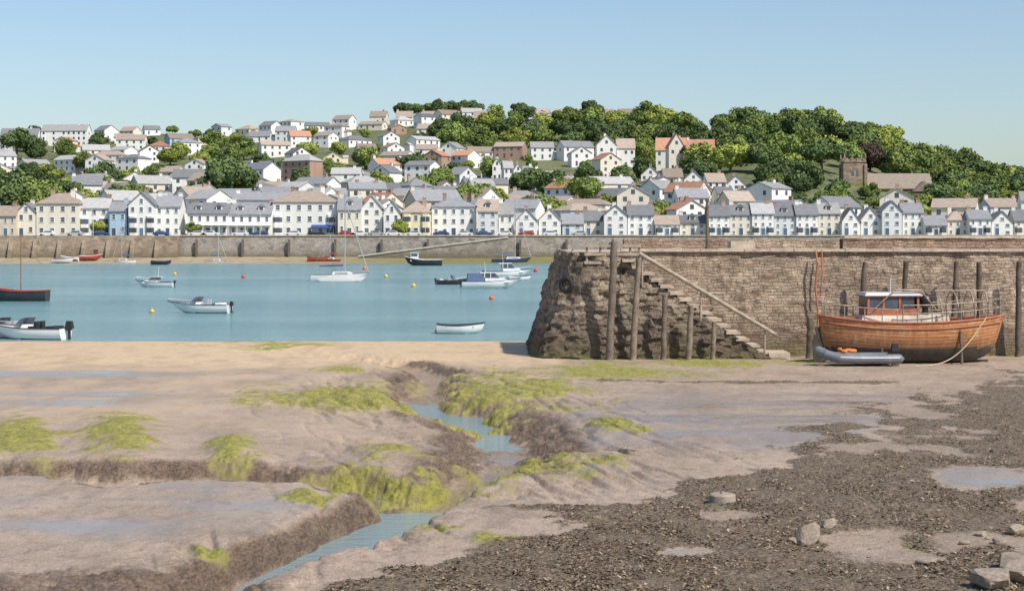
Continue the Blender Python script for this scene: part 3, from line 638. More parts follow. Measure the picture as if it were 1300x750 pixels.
for pc,Y,r,k in ((130,620,5,'mid'),(150,610,4.5,'dark'),(605,515,6.5,'mid'),(622,520,5.5,'light'),(590,522,5.5,'light'),(690,480,5.5,'mid'),(672,486,5,'dark'),(705,488,4.5,'light'),(775,495,5,'mid'),(470,560,5,'dark'),(245,560,5,'mid'),(540,590,5.5,'mid'),(125,441,2.6,'light'),(245,440.5,2.2,'mid'),(506,440.5,2.6,'light'),(850,470,4,'light'),(835,478,4,'mid'),(170,540,6,'mid'),(90,545,6,'dark'),(112,540,5,'light'),(740,560,6.5,'mid'),(720,570,5.5,'light'),(700,575,6.5,'dark'),(148,548,5.5,'dark'),(395,520,4.5,'light'),(380,640,5.5,'dark'),(430,700,5.5,'mid'),(520,720,6,'dark'),(200,700,6,'mid'),(330,760,6,'dark'),(110,790,6,'mid'),(560,640,5.5,'mid'),(480,640,5,'light')):
    X=PX(pc,Y); tree(X,Y,hz(X,Y),r,r*1.95,k)
for i in range(130):
    Y=random.uniform(470,1030); pc=random.uniform(-10,860); X=PX(pc,Y); z=hz(X,Y); r=random.uniform(1.8,3.8); bush(X,Y-7,z,r,random.choice(['mid','light','mid','dark']))
for i in range(9):
    pc=508+i*11.5; Y=1066; X=PX(pc,Y); r=random.uniform(5,6.5); tree(X,Y,hz(X,Y),r,r*1.5+6,'dark','trees on the skyline')
for Y in (505,528,552,586,622,656,690,724,756,782):
    p=885.+random.uniform(0,12)
    while p<1340:
        pc=p; p+=random.uniform(8.,12.5)/Y*F
        if 560<Y<640 and 1050<pc<1190: continue
        if Y<600 and pc<960 : continue
        Yj=Y+random.uniform(-9,9); X=PX(pc,Yj); r=random.uniform(6,9)
        if Y<560:
            if pc<965: continue
            r=random.uniform(3.2,5) if pc<1190 else random.uniform(5,7.5)
            if Y==505 and random.random()<.5: continue
        k=random.choices(['dark','mid','light','copper'],[48,38,12,1])[0] if Y>600 else random.choices(['dark','mid','light','copper'],[32,38,28,2])[0]
        tree(X,Yj,hz(X,Yj),r,r*1.45+random.uniform(0,3. if Y>600 else .5),k,'trees of the hillside wood')
# ------------------------------------------------------------ quay
def facegrid(pts_base,pts_top,topz,basez,ns,nt_,amp,seed,name,mat):
    P0=np.array(pts_base,float);P1=np.array(pts_top,float)
    def samp(P,s):
        d=np.r_[0,np.cumsum(np.hypot(*np.diff(P,axis=0).T))]; d/=d[-1]; return np.stack([np.interp(s,d,P[:,0]),np.interp(s,d,P[:,1])],-1)
    s=np.linspace(0,1,ns); A=samp(P0,s);B=samp(P1,s)
    t=np.linspace(0,1,nt_)[:,None]
    Zt=topz(B[:,0])[None,:]; Zb=basez; Zg=Zb+(Zt-Zb)*t
    tt=np.clip((Zg-Zb)/(5.55-Zb),0,1); Xg=A[None,:,0]*(1-tt)+B[None,:,0]*tt; Yg=A[None,:,1]*(1-tt)+B[None,:,1]*tt
    T=np.gradient(A,axis=0); T/=np.linalg.norm(T,axis=1)[:,None]; nx,ny=T[:,1],-T[:,0]
    S=np.cumsum(np.r_[0,np.hypot(*np.diff(A,axis=0).T)])[None,:]+0*Zg
    rowi=np.floor((Zg+.1*fbm(S/.9,Zg/.9,seed+21,2))/.3); cell=_h(np.floor((S+_h(rowi,rowi*0,seed)*.6+.12*fbm(S/.5,Zg/.3,seed+2,2))/.55),rowi,seed+9)
    n=fbm(S/.45,Zg/.28,seed,3)*amp*.8+fbm(S/1.6,Zg/1.2,seed+5,3)*amp*1.2*(1-.5*tt)+(cell-.5)*amp*1.3
    return gridmesh(name,Xg+nx[None,:]*n,Yg+ny[None,:]*n,Zg,mat)
Q=top('stone_quay','old rubble stone quay with steps down to the mud','quay')
xs0,xs1=5.25,11.95
def stair(x): return np.interp(x,[xs0,xs1],[5.5,.85])
me=facegrid([(.9,99),(.75,84),(1.3,81.9),(3,81.3),(5.3,81.5),(13.,81.9)],[(2.6,99),(2.7,84.6),(2.9,83.3),(3.6,82.5),(5.25,82.35),(12.6,82.35)],
   lambda x: np.where(x<xs0,5.55,np.clip(stair(x)-.30,.55,5.55)),.1,420,130,.15,3,'q',M_rock); obj('stair_flank_wall',me,Q)
me=facegrid([(5.0,84.1),(60,84.1)],[(5.0,84.5),(60,84.5)],lambda x:x*0+5.55,.1,900,70,.05,9,'q',M_quay); obj('front_wall',me,Q)
mb=MB(); mb.add([(2.62,99,5.54),(2.72,84.6,5.54),(2.95,83.3,5.54),(3.6,82.5,5.54),(5.25,82.35,5.54),(5.25,84.5,5.54),(60,84.5,5.54),(60,99,5.54)],[(0,1,2,3,4,5,6,7)])
mb.build('paving',[simple('paving_stone',(.44,.37,.29),.9,.25,.8,bmp=.03)],Q)
mb=MB(); x=5.3; r_=random.Random(4)
while x<59:
    w=r_.uniform(.7,1.4); mb.box(x,x+w-.02,84.33+r_.uniform(-.03,.03),84.95,5.56,5.70+r_.uniform(-.03,.03)); x+=w
mb.build('coping',[M_cop],Q)
mb=MB(); n=15; r_=random.Random(8)
for i in range(n):
    a=xs0+(xs1-xs0)*i/n; bb=xs0+(xs1-xs0)*(i+1)/n; z=5.5-(4.65)*(i+1)/n
    j=r_.uniform(-.05,.05); mb.box(a-.02,bb+.20+j,81.95+j,84.05,z-.11,z,0)
    mb.box(a+.003,bb-.08,82.3,84.02,0,z-.113,1)
mb.box(xs1+.2,xs1+1.2,81.9,84.05,0,.80)
mb.build('steps',[simple('step_tread',(.46,.38,.30),.85,.35,1.5,bmp=.04),simple('step_riser_shadow',(.04,.032,.025),.9,.3,2)],Q)  # near-black riser colour paints in the shadow gaps between the treads
def rubble(x0,x1,y0,y1,z0,z1f,mat,name,seed):
    nx=int((x1-x0)/.12); Xg=np.linspace(x0,x1,nx)[None,:]
    zt=z1f+.10*(vn(Xg[0]/.7,Xg[0]*0,seed)-.5)
    Xs=np.repeat(Xg,6,0); Ys=np.array([[y0],[y0-.01],[y0],[y0],[y1],[y1]])+0*Xs
    Zs=np.stack([z0+0*zt,z0+(zt-z0)*.33,z0+(zt-z0)*.66,zt,zt,z0+0*zt]); Ys=Ys+.03*fbm(Xs/.4,Zs/.2,seed,2)
    obj(name,gridmesh(name,Xs,Ys,Zs,mat,False),Q)
rubble(PX(792,94),PX(934,94),94,95,5.5,PZ(304,94),M_red,'parapet',1)
rubble(PX(936,95.5),PX(1068,95.5),95.5,96.3,5.5,PZ(305,95.5),M_quay,'parapet',2)
rubble(PX(1070,93),60,93,93.9,5.5,PZ(303,93),M_red,'parapet',3)
mb=MB(); mb.box(PX(1072,93),60,92.9,94,PZ(303,93)+.04,PZ(303,93)+.13); mb.build('parapet_coping',[M_cop],Q)
mb=MB(); mb.box(PX(925,90),PX(955,90),89,90.5,5.55,6.05); mb.build('stone_plinth',[M_cop],Q)
M_tim=simple('weathered_timber',(.21,.165,.125),.85,.4,3,bmp=.03,objvar=.3)
M_timl=simple('bleached_timber',(.40,.33,.26),.85,.35,3,bmp=.02)
M_timd=simple('wet_timber',(.12,.095,.07),.7,.4,3,bmp=.03,objvar=.3)
mb=MB()
for px in (745,762,780,800,812): mb.cyl((PX(px,82.5),82.5,4.6),(PX(px,82.5),82.5,5.95),.06,.055,7)
for z in (5.05,5.45,5.85): mb.box(PX(742,82.4),PX(814,82.4),82.36,82.44,z-.07,z+.07)
mb.build('landing_railing',[M_timl],Q)
mb=MB(); pts=[(PX(812,81.8),81.8,PZ(322,81.8)),(PX(985,81.8),81.8,PZ(425,81.8))]
mb.cyl(pts[0],pts[1],.10,.095,8)
for t in (.02,.45,.92):
    x=pts[0][0]+(pts[1][0]-pts[0][0])*t; z=pts[0][2]+(pts[1][2]-pts[0][2])*t; mb.cyl((x,81.95,z-1.5),(x,81.85,z),.05,.05,7)
mb.cyl((PX(885,82.),82.,PZ(372,82.)),(PX(925,82.),83.9,PZ(374,82.)),.05,.05,6)
mb.build('handrail',[M_timl],Q)
def post(px,pyt,pyb,Y,r,lean=0,mat=M_tim,lab='tall weathered timber post standing against the quay'):
    g0=min(gz(PX(px,Y),Y),PZ(pyb,Y)) if pyb>400 else PZ(pyb,Y)
    zt=PZ(pyt,Y); X=PX(px,Y)
    mb=MB(); n=9; pts=[];rs=[]
    for i in range(n):
        t=i/(n-1); pts.append((lean*t+random.uniform(-.025,.025),random.uniform(-.02,.02),(zt-g0+.3)*t-.3)); rs.append(r*(1.1-.25*t)*random.uniform(.9,1.08))
    mb.tube(pts,r,8,0,rs)
    me=mb.mesh('timber_post',[mat]); top('timber_post',lab,'post',(X,Y,g0),0,'timber posts along the quay',me)
post(773,307,458,80.9,.18,.25,M_tim,'tallest leaning timber pile beside the quay steps');post(803,328,455,81,.15,.28);post(842,374,455,81,.14,.1);post(874,388,452,81.1,.14,.12);post(905,408,450,81.2,.12,.05);post(1027,404,452,82.6,.17,.06,M_timd,'short dark mooring post at the foot of the quay wall')
for px,a,b_,ln in ((1089,333,405,.35),(1147,332,372,.1),(1209,332,392,.22),(1245,333,395,-.1),(1292,332,388,.05)): 
    post(px,a,452,83.5,.15,ln,M_timd,'dark timber fender post leaning on the quay wall')
e=top('quay_post','tall slim dark post standing on the quay top','post',(PX(898,88),88,5.54),0,None)
mb=MB(); mb.cyl((0,0,0),(0,0,PZ(256,88)-5.54),.1,.07,8); mb.cyl((0,0,0),(0,0,.12),.22,.2,10); mb.cyl((0,0,PZ(256,88)-5.54),(0,0,PZ(256,88)-5.4),.11,.11,8); mb.build('shaft',[M_timd],e)
mb=MB(); vs=[];nu,nv=20,8
for i in range(nu):
    for j in range(nv):
        a=2*math.pi*i/nu;b_=2*math.pi*j/nv; rr=.30+.12*math.cos(b_); vs.append((rr*math.cos(a),.10*math.sin(b_),rr*math.sin(a)))
mb.add(vs,[(i*nv+j,i*nv+(j+1)%nv,((i+1)%nu)*nv+(j+1)%nv,((i+1)%nu)*nv+j) for i in range(nu) for j in range(nv)],0,True)
mb.tube([(0,0,.4),(0.02,.1,1.2),(.05,.5,1.7)],.02)
top('tyre_fender','black rubber tyre fender hanging on the quay wall','tyre',(PX(719,81.6),81.6,PZ(362,81.6)),R(-35),None,mb.mesh('tyre',[simple('rubber',(.018,.018,.018),.7)]))
mb=MB(); mb.tube([(0,0,5.6),(.05,-.25,5.0),(-.05,-.2,3.8),(.08,-.25,2.5),(0.02,-.3,1.4)],.05,6); mb.tube([(.3,0,5.6),(.28,-.25,4.6),(.2,-.22,3.4)],.035,6)
top('mooring_rope','rusty orange rope and chain hanging down the quay wall','rope',(PX(1036,84),84.1,0),0,None,mb.mesh('rope',[simple('orange_rope',(.42,.16,.08),.8,.3,4)]))
# ------------------------------------------------------------ boats
class Hull:
    def __init__(s,L,B,D,draft=.3,transom=.8,rake=.5,sb=.3,ss=.05,double=False,n=26,m=9,p=.75,q=1.):
        s.__dict__.update(locals())
    def b(s,t):
        if s.double: return s.B/2*max(0,1-abs(2*t-1)**2.3)**.75
        if t<.45: return s.B/2*(s.transom+(1-s.transom)*math.sin(math.pi/2*t/.45))
        return s.B/2*max(0,1-((t-.45)/.55)**2.3)**.85
    def g(s,t):
        return s.D+(s.ss*((.45-t)/.45)**2 if t<.45 else s.sb*((t-.45)/.55)**2)
    def k(s,t):
        if s.double: w=abs(2*t-1)**7; return -s.draft+w*(s.draft+s.D*.35)
        return -s.draft+(s.draft+s.D*.45)*max(0,t)**6
    def x(s,t,f):
        r2=s.rake*.4 if s.double else 0
        return -s.L/2+r2+t*(s.L-s.rake-r2)+s.rake*f*t**4-(r2*f*(1-t)**4)
    def pt(s,t,a,sd):
        f=(1-math.cos(a*math.pi/2))**s.q; b=s.b(t); k=s.k(t); g=s.g(t)
        return (s.x(t,f),sd*b*math.sin(a*math.pi/2)**s.p,k+(g-k)*f)
    def shell(s,mb,mt=0,mbm=1,zw=0.):
        for sd in (1,-1):
            vs=[s.pt(i/s.n,j/s.m,sd) for i in range(s.n+1) for j in range(s.m+1)]
            o=len(mb.v); mb.v+=vs
            for i in range(s.n):
                for j in range(s.m):
                    a=i*(s.m+1)+j; f=(a,a+1,a+s.m+2,a+s.m+1); 
                    if sd<0: f=f[::-1]
                    zc=sum(vs[k][2] for k in f)/4
                    mb.f.append(tuple(k+o for k in f)); mb.m.append(mbm if zc<zw else mt); mb.s.append(True)
        if not s.double:
            L_=[s.pt(0,j/s.m,1) for j in range(s.m+1)]; R_=[s.pt(0,j/s.m,-1) for j in range(s.m,0,-1)]
            mb.add(L_+R_,[tuple(range(len(L_+R_)))],mt)
    def deck(s,mb,ins=.05,t0=0.,t1=.99,w=.97,m=0):
        n=20; vs=[]
        for i in range(n+1):
            t=t0+(t1-t0)*i/n; z=s.g(t)-ins; f=1-ins/(s.g(t)-s.k(t)); b=s.b(t)*w; x=s.x(t,f)
            vs+=[(x,b,z),(x,0,z+.03),(x,-b,z)]
        mb.add(vs,[(i*3+j,i*3+3+j,i*3+4+j,i*3+1+j) for i in range(n) for j in (0,1)],m,True)
    def rail(s,mb,r=.03,m=0,dz=0.,t0=0.,t1=1.,inset=1.):
        for sd in (1,-1):
            mb.tube([(s.x(t,1),sd*s.b(t)*inset,s.g(t)+dz) for t in [t0+(t1-t0)*i/18 for i in range(19)]],r,5,m)
P_white=simple('gelcoat_white',(.80,.80,.79),.3,.06,1); P_blue=simple('hull_blue',(.04,.08,.20),.35,.15,1); P_dark=simple('hull_dark',(.035,.035,.045),.45,.2,1)
P_red=simple('hull_red',(.36,.06,.04),.45,.2,1); P_grey=simple('boat_grey',(.42,.43,.44),.5,.1,1); P_alu=simple('aluminium',(.6,.6,.6),.35,.05,1,.6)
P_cover=simple('canvas_cover',(.10,.14,.24),.8,.2,1); P_bot=simple('antifoul_red',(.20,.05,.04),.6,.2,1); P_black=simple('black_plastic',(.02,.02,.022),.4,.1,1)
P_wood=simple('varnished_wood',(.30,.14,.06),.4,.25,2)
def outboard(par,x,z,s=1.,mat=None):
    mb=MB(); mb.frus(x-.42*s,x+.02*s,-.17*s,.17*s,z+.1*s,z+.52*s,.08*s,.05*s,0); mb.box(x-.3*s,x-.05*s,-.12*s,.12*s,z-.0*s,z+.1*s,0)
    mb.frus(x-.26*s,x-.12*s,-.05*s,.05*s,z-.75*s,z+.0*s,.0,.0,0); mb.cyl((x-.42*s,0,z-.65*s),(x-.02*s,0,z-.65*s),.07*s,.05*s,8); 
    mb.build('outboard_motor',[mat or P_black],par)
def boat(kind,px,py,L,head,lab,hull=None,Y=None,cat='boat',z=0.,**k):
    Y=Y or H*F/(py-300); X=PX(px,Y); e=top({'yacht':'sailing_boat','speed':'speedboat','cruiser':'motor_boat','row':'rowing_boat','fish':'fishing_boat'}[kind],lab,cat,(X,Y,z),R(head))
    hull=hull or P_white; B=L*k.get('beam',.36)
    if kind=='yacht':
        Hh=Hull(L,B*.85,L*.11,.35,.55,L*.12,L*.04,.02); mb=MB(); Hh.shell(mb,0,1); Hh.rail(mb,.03,2); mb.build('hull',[hull,P_bot,P_wood],e)
        mb=MB(); Hh.deck(mb,.04); mb.build('deck',[P_grey],e)
        D=Hh.D; mb=MB(); mb.frus(-L*.15,L*.25,-B*.24,B*.24,D-.05,D+.42,.25,.08,0,.7); mb.box(-L*.1,L*.12,-B*.225-.02,-B*.2,D+.12,D+.28,1); mb.box(-L*.1,L*.12,B*.2,B*.225+.02,D+.12,D+.28,1); mb.build('cabin',[P_white,M_glass],e)
        mh=k.get('mast',L*1.15); mb=MB(); mb.cyl((L*.08,0,D),(L*.08,0,D+mh),.085,.06,8); mb.cyl((L*.08,-.6,D+mh*.6),(L*.08,.6,D+mh*.6),.03,.03,6); mb.build('mast',[P_alu],e)
        mb=MB(); mb.cyl((L*.07,0,D+1.2),(-L*.38,0,D+1.1),.05,.05,8); mb.build('boom',[P_alu],e)
        mb=MB(); mb.tube([(L*.05,0,D+1.36),(-L*.1,0,D+1.36),(-L*.36,0,D+1.22)],.12,8,0,[.2,.17,.09]); mb.build('furled_sail',[k.get('sail',P_cover)],e)
        mb=MB(); tp=(L*.08,0,D+mh)
        for q_ in ((L*.49,0,D+.2),(-L*.48,0,D+.1)): mb.cyl(tp,q_,.014,.014,4)
        for sd in (1,-1): mb.tube([tp,(L*.08,.6*sd,D+mh*.6),(L*.06,B*.4*sd,D)],.014,4)
        mb.cyl((L*.08,0,D+mh*.9),(L*.47,0,D+.35),.06,.07,6); mb.build('rigging',[P_grey],e)
        if k.get('multi'):
            for sd in (1,-1):
                h2=Hull(L*.85,.5,.5,.2,.4,.5,.15,.05,True); mb=MB(); h2.shell(mb,0,1); h2.deck(mb,.02); mb.build('outrigger_hull',[P_white,P_bot],e,(0,sd*2.3,.05))
            mb=MB()
            for x in (-1.6,1.2): mb.cyl((x,-2.3,.55),(x,2.3,.55),.09,.09,8)
            mb.build('crossbeam',[P_alu],e)
    elif kind=='speed':
        Hh=Hull(L,B,L*.13,.2,.9,L*.18,L*.05,.0,p=1.,q=1.2); mb=MB(); Hh.shell(mb,0,1,0.03); Hh.rail(mb,.035,2); mb.build('hull',[hull,P_dark,P_dark],e)
        mb=MB(); Hh.deck(mb,.03,.45,.99); Hh.deck(mb,.22,.0,.46,.93,1); mb.build('deck',[P_white,P_grey],e)
        D=Hh.D; mb=MB(); mb.frus(-L*.04,L*.24,-B*.3,B*.3,D-.05,D+.2,.05,.06,0,L*.16); mb.build('foredeck_cuddy',[P_white],e)
        mb=MB(); c=L*.06; wv=[(c-.3,-B*.4,D+.1),(c-.3,B*.4,D+.1),(c+.25,-B*.3,D+.18),(c+.25,B*.3,D+.18),(c-.55,-B*.38,D+.62),(c-.55,B*.38,D+.62),(c-.25,-B*.27,D+.62),(c-.25,B*.27,D+.62)]
        mb.add(wv,[(0,2,6,4),(2,3,7,6),(3,1,5,7)]); mb.build('windscreen',[M_glass],e)
        for yy in (-B*.2,B*.2):
            mb=MB(); mb.frus(-L*.16,-L*.06,yy-.22,yy+.22,D-.2,D+.12,.05,.03); mb.box(-L*.18,-L*.15,yy-.22,yy+.22,D-.1,D+.42); mb.build('seat',[k.get('seat',P_grey)],e)
        mb=MB(); mb.frus(-L*.42,-L*.3,-B*.36,B*.36,D-.2,D+.14,.05,.03); mb.build('stern_bench',[k.get('seat',P_white)],e)
        outboard(e,-L*.5-.02,D-.12,k.get('ob',.75))
        mb=MB(); Hh.rail(mb,.018,0,.22,.6,1.,.85); 
        for t in (.65,.8,.93):
            for sd in (1,-1): mb.cyl((Hh.x(t,1),sd*Hh.b(t)*.85,Hh.g(t)),(Hh.x(t,1),sd*Hh.b(t)*.85,Hh.g(t)+.22),.012,.012,4)
        mb.build('bow_rail',[P_alu],e)
    elif kind=='cruiser':
        Hh=Hull(L,B,L*.12,.3,.88,L*.14,L*.06,.0,p=.9); mb=MB(); Hh.shell(mb,0,1); Hh.rail(mb,.04,2); mb.build('hull',[hull,P_dark,k.get('trim',P_blue)],e)
        mb=MB(); Hh.deck(mb,.04,.35,.99); Hh.deck(mb,.35,0,.36,.93); mb.build('deck',[P_white],e)
        D=Hh.D; hh_=k.get('ch',.1)*L; mb=MB(); mb.frus(-L*.12,L*.3,-B*.38,B*.38,D-.1,D+hh_*.5,.02,.1,0,L*.1); mb.frus(-L*.13,L*.12,-B*.36,B*.36,D+hh_*.5,D+hh_*1.15,.03,.08,1,L*.07)
        mb.box(-L*.2,L*.06,-B*.36,B*.36,D+hh_*1.15,D+hh_*1.25,0)
        for xx in (-L*.13,-L*.03): mb.box(xx,xx+.08,-B*.365,-B*.34,D+hh_*.5,D+hh_*1.15,0)
        mb.build('cabin',[P_white,M_glass],e)
        if k.get('canopy'): mb=MB(); mb.frus(-L*.42,-L*.14,-B*.4,B*.4,D-.05,D+hh_*1.1,.15,.1); mb.build('canopy',[P_cover],e)
        mb=MB(); Hh.rail(mb,.018,0,.4,.45,1.,.88)
        for t in (.5,.62,.74,.86,.96):
            for sd in (1,-1): mb.cyl((Hh.x(t,1),sd*Hh.b(t)*.88,Hh.g(t)),(Hh.x(t,1),sd*Hh.b(t)*.88,Hh.g(t)+.4),.015,.015,4)
        mb.build('bow_rail',[P_alu],e); outboard(e,-L*.5,D-.15,.7)
        mb=MB(); mb.cyl((-L*.1,0,D+hh_*1.25),(-L*.12,0,D+hh_*1.25+1.3),.025,.015,5); mb.build('aerial',[P_white],e)
    elif kind=='row':
        Hh=Hull(L,B*1.05,L*.17,.12,.7,L*.06,L*.05,L*.03,p=.7); mb=MB(); Hh.shell(mb,0,1,.02); Hh.rail(mb,.04,2); mb.build('hull',[hull,P_dark,P_dark],e)
        mb=MB(); Hh.deck(mb,.34,.02,.93,.8); mb.build('floor',[P_grey],e)
        for t in (.25,.5,.75):
            mb=MB(); b_=Hh.b(t)*.96; x=Hh.x(t,1); mb.box(x-.13,x+.13,-b_,b_,Hh.D-.13,Hh.D-.09); mb.build('thwart',[P_wood],e)
    elif kind=='fish':
        Hh=Hull(L,B,L*.15,.35,.75,L*.1,L*.09,.04,p=.7); mb=MB(); Hh.shell(mb,0,1,.1); Hh.rail(mb,.06,2); mb.build('hull',[hull,P_dark,k.get('trim',P_white)],e)
        mb=MB(); Hh.deck(mb,.3,0,.98,.93); mb.build('deck',[P_grey],e); D=Hh.D
        if k.get('house',1):
            x0=k.get('hx',.12)*L; mb=MB(); mb.frus(x0,x0+L*.2,-B*.28,B*.28,D-.3,D+1.5,.05,.05); mb.box(x0-.1,x0+L*.2+.1,-B*.31,B*.31,D+1.5,D+1.6)
            mb.box(x0+.15,x0+L*.2-.15,-B*.28,-B*.24,D+.75,D+1.3,1);mb.box(x0+.15,x0+L*.2-.15,B*.24,B*.28,D+.75,D+1.3,1); mb.build('wheelhouse',[k.get('hm',P_white),M_glass],e)
        mb=MB(); mm=k.get('mast',2.5); mb.cyl((-L*.1,0,D-.2),(-L*.1,0,D+mm),.06,.04,6); mb.cyl((-L*.1,0,D+mm*.9),(-L*.42,0,D+mm*.45),.03,.03,5); mb.build('mast',[P_wood],e)
    return e
boat('speed',252,397,5.3,172,'white speedboat with dark windscreen and outboard on the water')
boat('speed',34,430,5.2,168,'white open motorboat with black outboard near the mud edge',ob=1.1,seat=P_black)
boat('speed',2,428,4.6,160,'white open boat moored at the mud edge')
boat('cruiser',196,364,4.9,175,'small white cabin motorboat moored in the channel',ch=.11)
boat('yacht',432,357,8.3,8,'white multihull yacht with tall mast moored in the channel',mast=11.5,multi=1)
boat('fish',18,382,6.6,178,'dark red-brown wooden boat with mast moored in the channel',hull=P_dark,trim=P_red,house=0,mast=5.5)
boat('cruiser',624,366,7.2,5,'white cabin cruiser with blue trim on the water',canopy=1,ch=.12)
boat('cruiser',645,352,7.5,8,'white motor cruiser moored behind another boat',ch=.14)
boat('speed',575,361,4.3,10,'small dark open boat with outboard on the water',hull=P_dark)
boat('yacht',650,335,9.5,5,'blue-hulled sailing boat with tall mast by the sea wall',hull=P_blue,mast=14,Y=405)
boat('fish',537,338,8.2,178,'dark-hulled fishing boat moored near the sea wall',hull=P_dark,mast=2.6,Y=375)
boat('row',585,423,3.15,3,'small white rowing dinghy with dark gunwale afloat',beam=.42)
boat('yacht',157,333,5.5,175,'white sailing boat aground on the far foreshore',mast=9,Y=404,z=.1)
boat('row',205,336,4.6,0,'small dark open boat near the far shore',Y=385,hull=P_dark)
boat('fish',115,330,5.5,5,'red workboat drawn up on the far foreshore',hull=P_red,hm=P_red,mast=1.5,Y=410,z=.8)
boat('fish',88,330,4.5,175,'small white boat on the far foreshore',Y=409,z=.7,house=0,mast=3.6)
boat('row',80,335,5.,0,'white open boat on the far foreshore',Y=402,z=.2)
boat('yacht',275,333,5.,5,'small sailing dinghy beside the sea wall',mast=6,Y=405,hull=P_grey)
boat('row',405,334,5.5,10,'red open boat lying near the sea wall',hull=P_red,Y=408,z=.4)
boat('yacht',421,335,4.6,160,'small sailing boat with red sail cover by the sea wall',hull=P_red,mast=6,Y=408,z=.4,sail=P_red)
boat('row',660,356,3.5,20,'small white tender moored beside the cruiser')
boat('fish',725,336,7,5,'white fishing boat moored by the quay end',Y=390)
def buoy(px,py,r,mat,lab):
    Y=H*F/(py-300); mb=MB(); mb.ell((0,0,r*.5),r,r,r*.95); mb.cyl((0,0,r*1.4),(0,0,r*1.65),r*.18,r*.14,6)
    for i in range(8):
        a=i*math.pi/4; b_=(i+1)*math.pi/4; mb.cyl((r*.25*math.cos(a),0,r*1.85+r*.25*math.sin(a)),(r*.25*math.cos(b_),0,r*1.85+r*.25*math.sin(b_)),r*.06,r*.06,5)
    top('mooring_buoy',lab,'buoy',(PX(px,Y),Y,0),0,'mooring buoys on the water',mb.mesh('buoy',[mat]))
B_o=simple('buoy_orange',(.70,.14,.04),.4,.1);B_y=simple('buoy_yellow',(.70,.48,.04),.4,.1);B_r=simple('buoy_red',(.55,.05,.04),.4,.1)
for px,py,r,m,l in ((193,397,.22,B_y,'yellow'),(309,353,.32,B_r,'red'),(624,380,.24,B_o,'orange'),(222,349,.3,B_y,'yellow'),(525,364,.28,B_y,'yellow'),(556,422,.2,B_r,'red'),(463,342,.4,B_o,'orange'),(680,345,.4,B_r,'red'),(490,352,.3,B_y,'yellow')):
    buoy(px,py,r,m,f'round {l} mooring buoy floating on the water')
# ------------------------------------------------------------ wooden boat
def hull_wood():
    m,nt,b=newmat('varnished_planks'); L=nt.links; tc=N(nt,'ShaderNodeTexCoord').outputs['Object']
    sp=N(nt,'ShaderNodeSeparateXYZ'); L.new(tc,sp.inputs[0]); x,y,z=sp.outputs
    zz=math_(nt,'SUBTRACT',z,math_(nt,'MULTIPLY',math_(nt,'MULTIPLY',x,x),.018))
    pl=math_(nt,'FRACT',math_(nt,'MULTIPLY',zz,6.5)); n=noise(nt,mapping(nt,tc,(.5,1,5)),2,5,.65); n2=noise(nt,mapping(nt,tc,(2.,1,.6)),2.4,6,.75)
    c=mix(nt,(.34,.13,.05),(.56,.27,.11),ramp(nt,n,.35,.65)); c=mix(nt,c,(.58,.43,.32),ramp(nt,n2,.54,.68,0,.75))
    c=mix(nt,c,(.10,.04,.02),ramp(nt,pl,.0,.14,.8,0)); c=mix(nt,c,(.11,.055,.035),ramp(nt,n2,.30,.46,.8,0))
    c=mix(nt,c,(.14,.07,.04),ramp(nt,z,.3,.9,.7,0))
    L.new(c,b.inputs['Base Color']); b.inputs['Roughness'].default_value=.55; bump(nt,b,ramp(nt,pl,0,.15),.5,.03)
    return m
BY_=79.6; bx,by=PX(1157,BY_),BY_; bz=gz(bx,by)
e=top('wooden_boat','old varnished orange wooden boat resting on the mud by the quay','boat',(bx,by,bz+.42),R(4))
Hh=Hull(8.7,2.7,1.45,.42,.5,.35,.28,.32,True,40,14,.62)
P_rust=simple('dark_bottom_paint',(.06,.052,.04),.8,.4,2,bmp=.02)
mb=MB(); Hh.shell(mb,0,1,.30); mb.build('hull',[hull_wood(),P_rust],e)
mb=MB(); Hh.rail(mb,.06,0,.0,0,1,1.); Hh.rail(mb,.04,0,-.28,0.02,.98,1.01); mb.build('rubbing_strake',[simple('strake_red',(.34,.12,.07),.6,.3,2)],e)
mb=MB(); Hh.deck(mb,.1); mb.build('deck',[simple('deck_planks',(.42,.33,.24),.8,.3,2)],e)
mb=MB(); mb.frus(-3.6,3.5,-.06,.06,-.55,-.3,-.1,0); mb.prism([(-4.0,.3),(-4.28,.3),(-4.5,1.2),(-4.28,1.25)],-.05,.05,'y') ; mb.build('keel',[P_rust],e)
mb=MB(); mb.prism([(-4.1,-.4),(-4.55,-.4),(-4.62,.6),(-4.38,1.0),(-4.3,.4)],-.04,.04,'y'); mb.build('rudder',[P_rust],e)
D=1.45; M_cab=simple('cabin_brown_red',(.36,.12,.065),.6,.35,3); M_pale=simple('faded_cream_paint',(.58,.52,.43),.7,.3,3)
mb=MB(); mb.frus(-2.6,1.6,-.85,.85,D-.12,D+.32,.12,.06); mb.build('coachroof',[M_pale],e)
x0,x1=-2.25,.15
mb=MB(); mb.frus(x0,x1,-.72,.72,D+.325,D+.62,.0,.0,0)
for x in (x0+.05,x0+.75,x0+1.5,x1-.05):
    for y in (-.68,.68): mb.box(x-.05,x+.05,y-.04,y+.04,D+.62,D+1.22,0)
mb.frus(x0-.15,x1+.15,-.82,.82,D+1.22,D+1.36,.1,.1,1); mb.box(x0-.1,x1+.1,-.78,.78,D+1.16,D+1.218,0)
mb.build('wheelhouse',[M_cab,P_grey],e)
for x in (x0+.1,x0+.8,x0+1.55):
    for y in (-.68,.68): mb=MB(); mb.box(x,x+.62,y-.012,y+.012,D+.64,D+1.15); mb.build('window',[M_glass],e)
for x in (x0+.0,x1-.03): mb=MB(); mb.box(x,x+.02,-.6,.6,D+.64,D+1.15); mb.build('window',[M_glass],e)
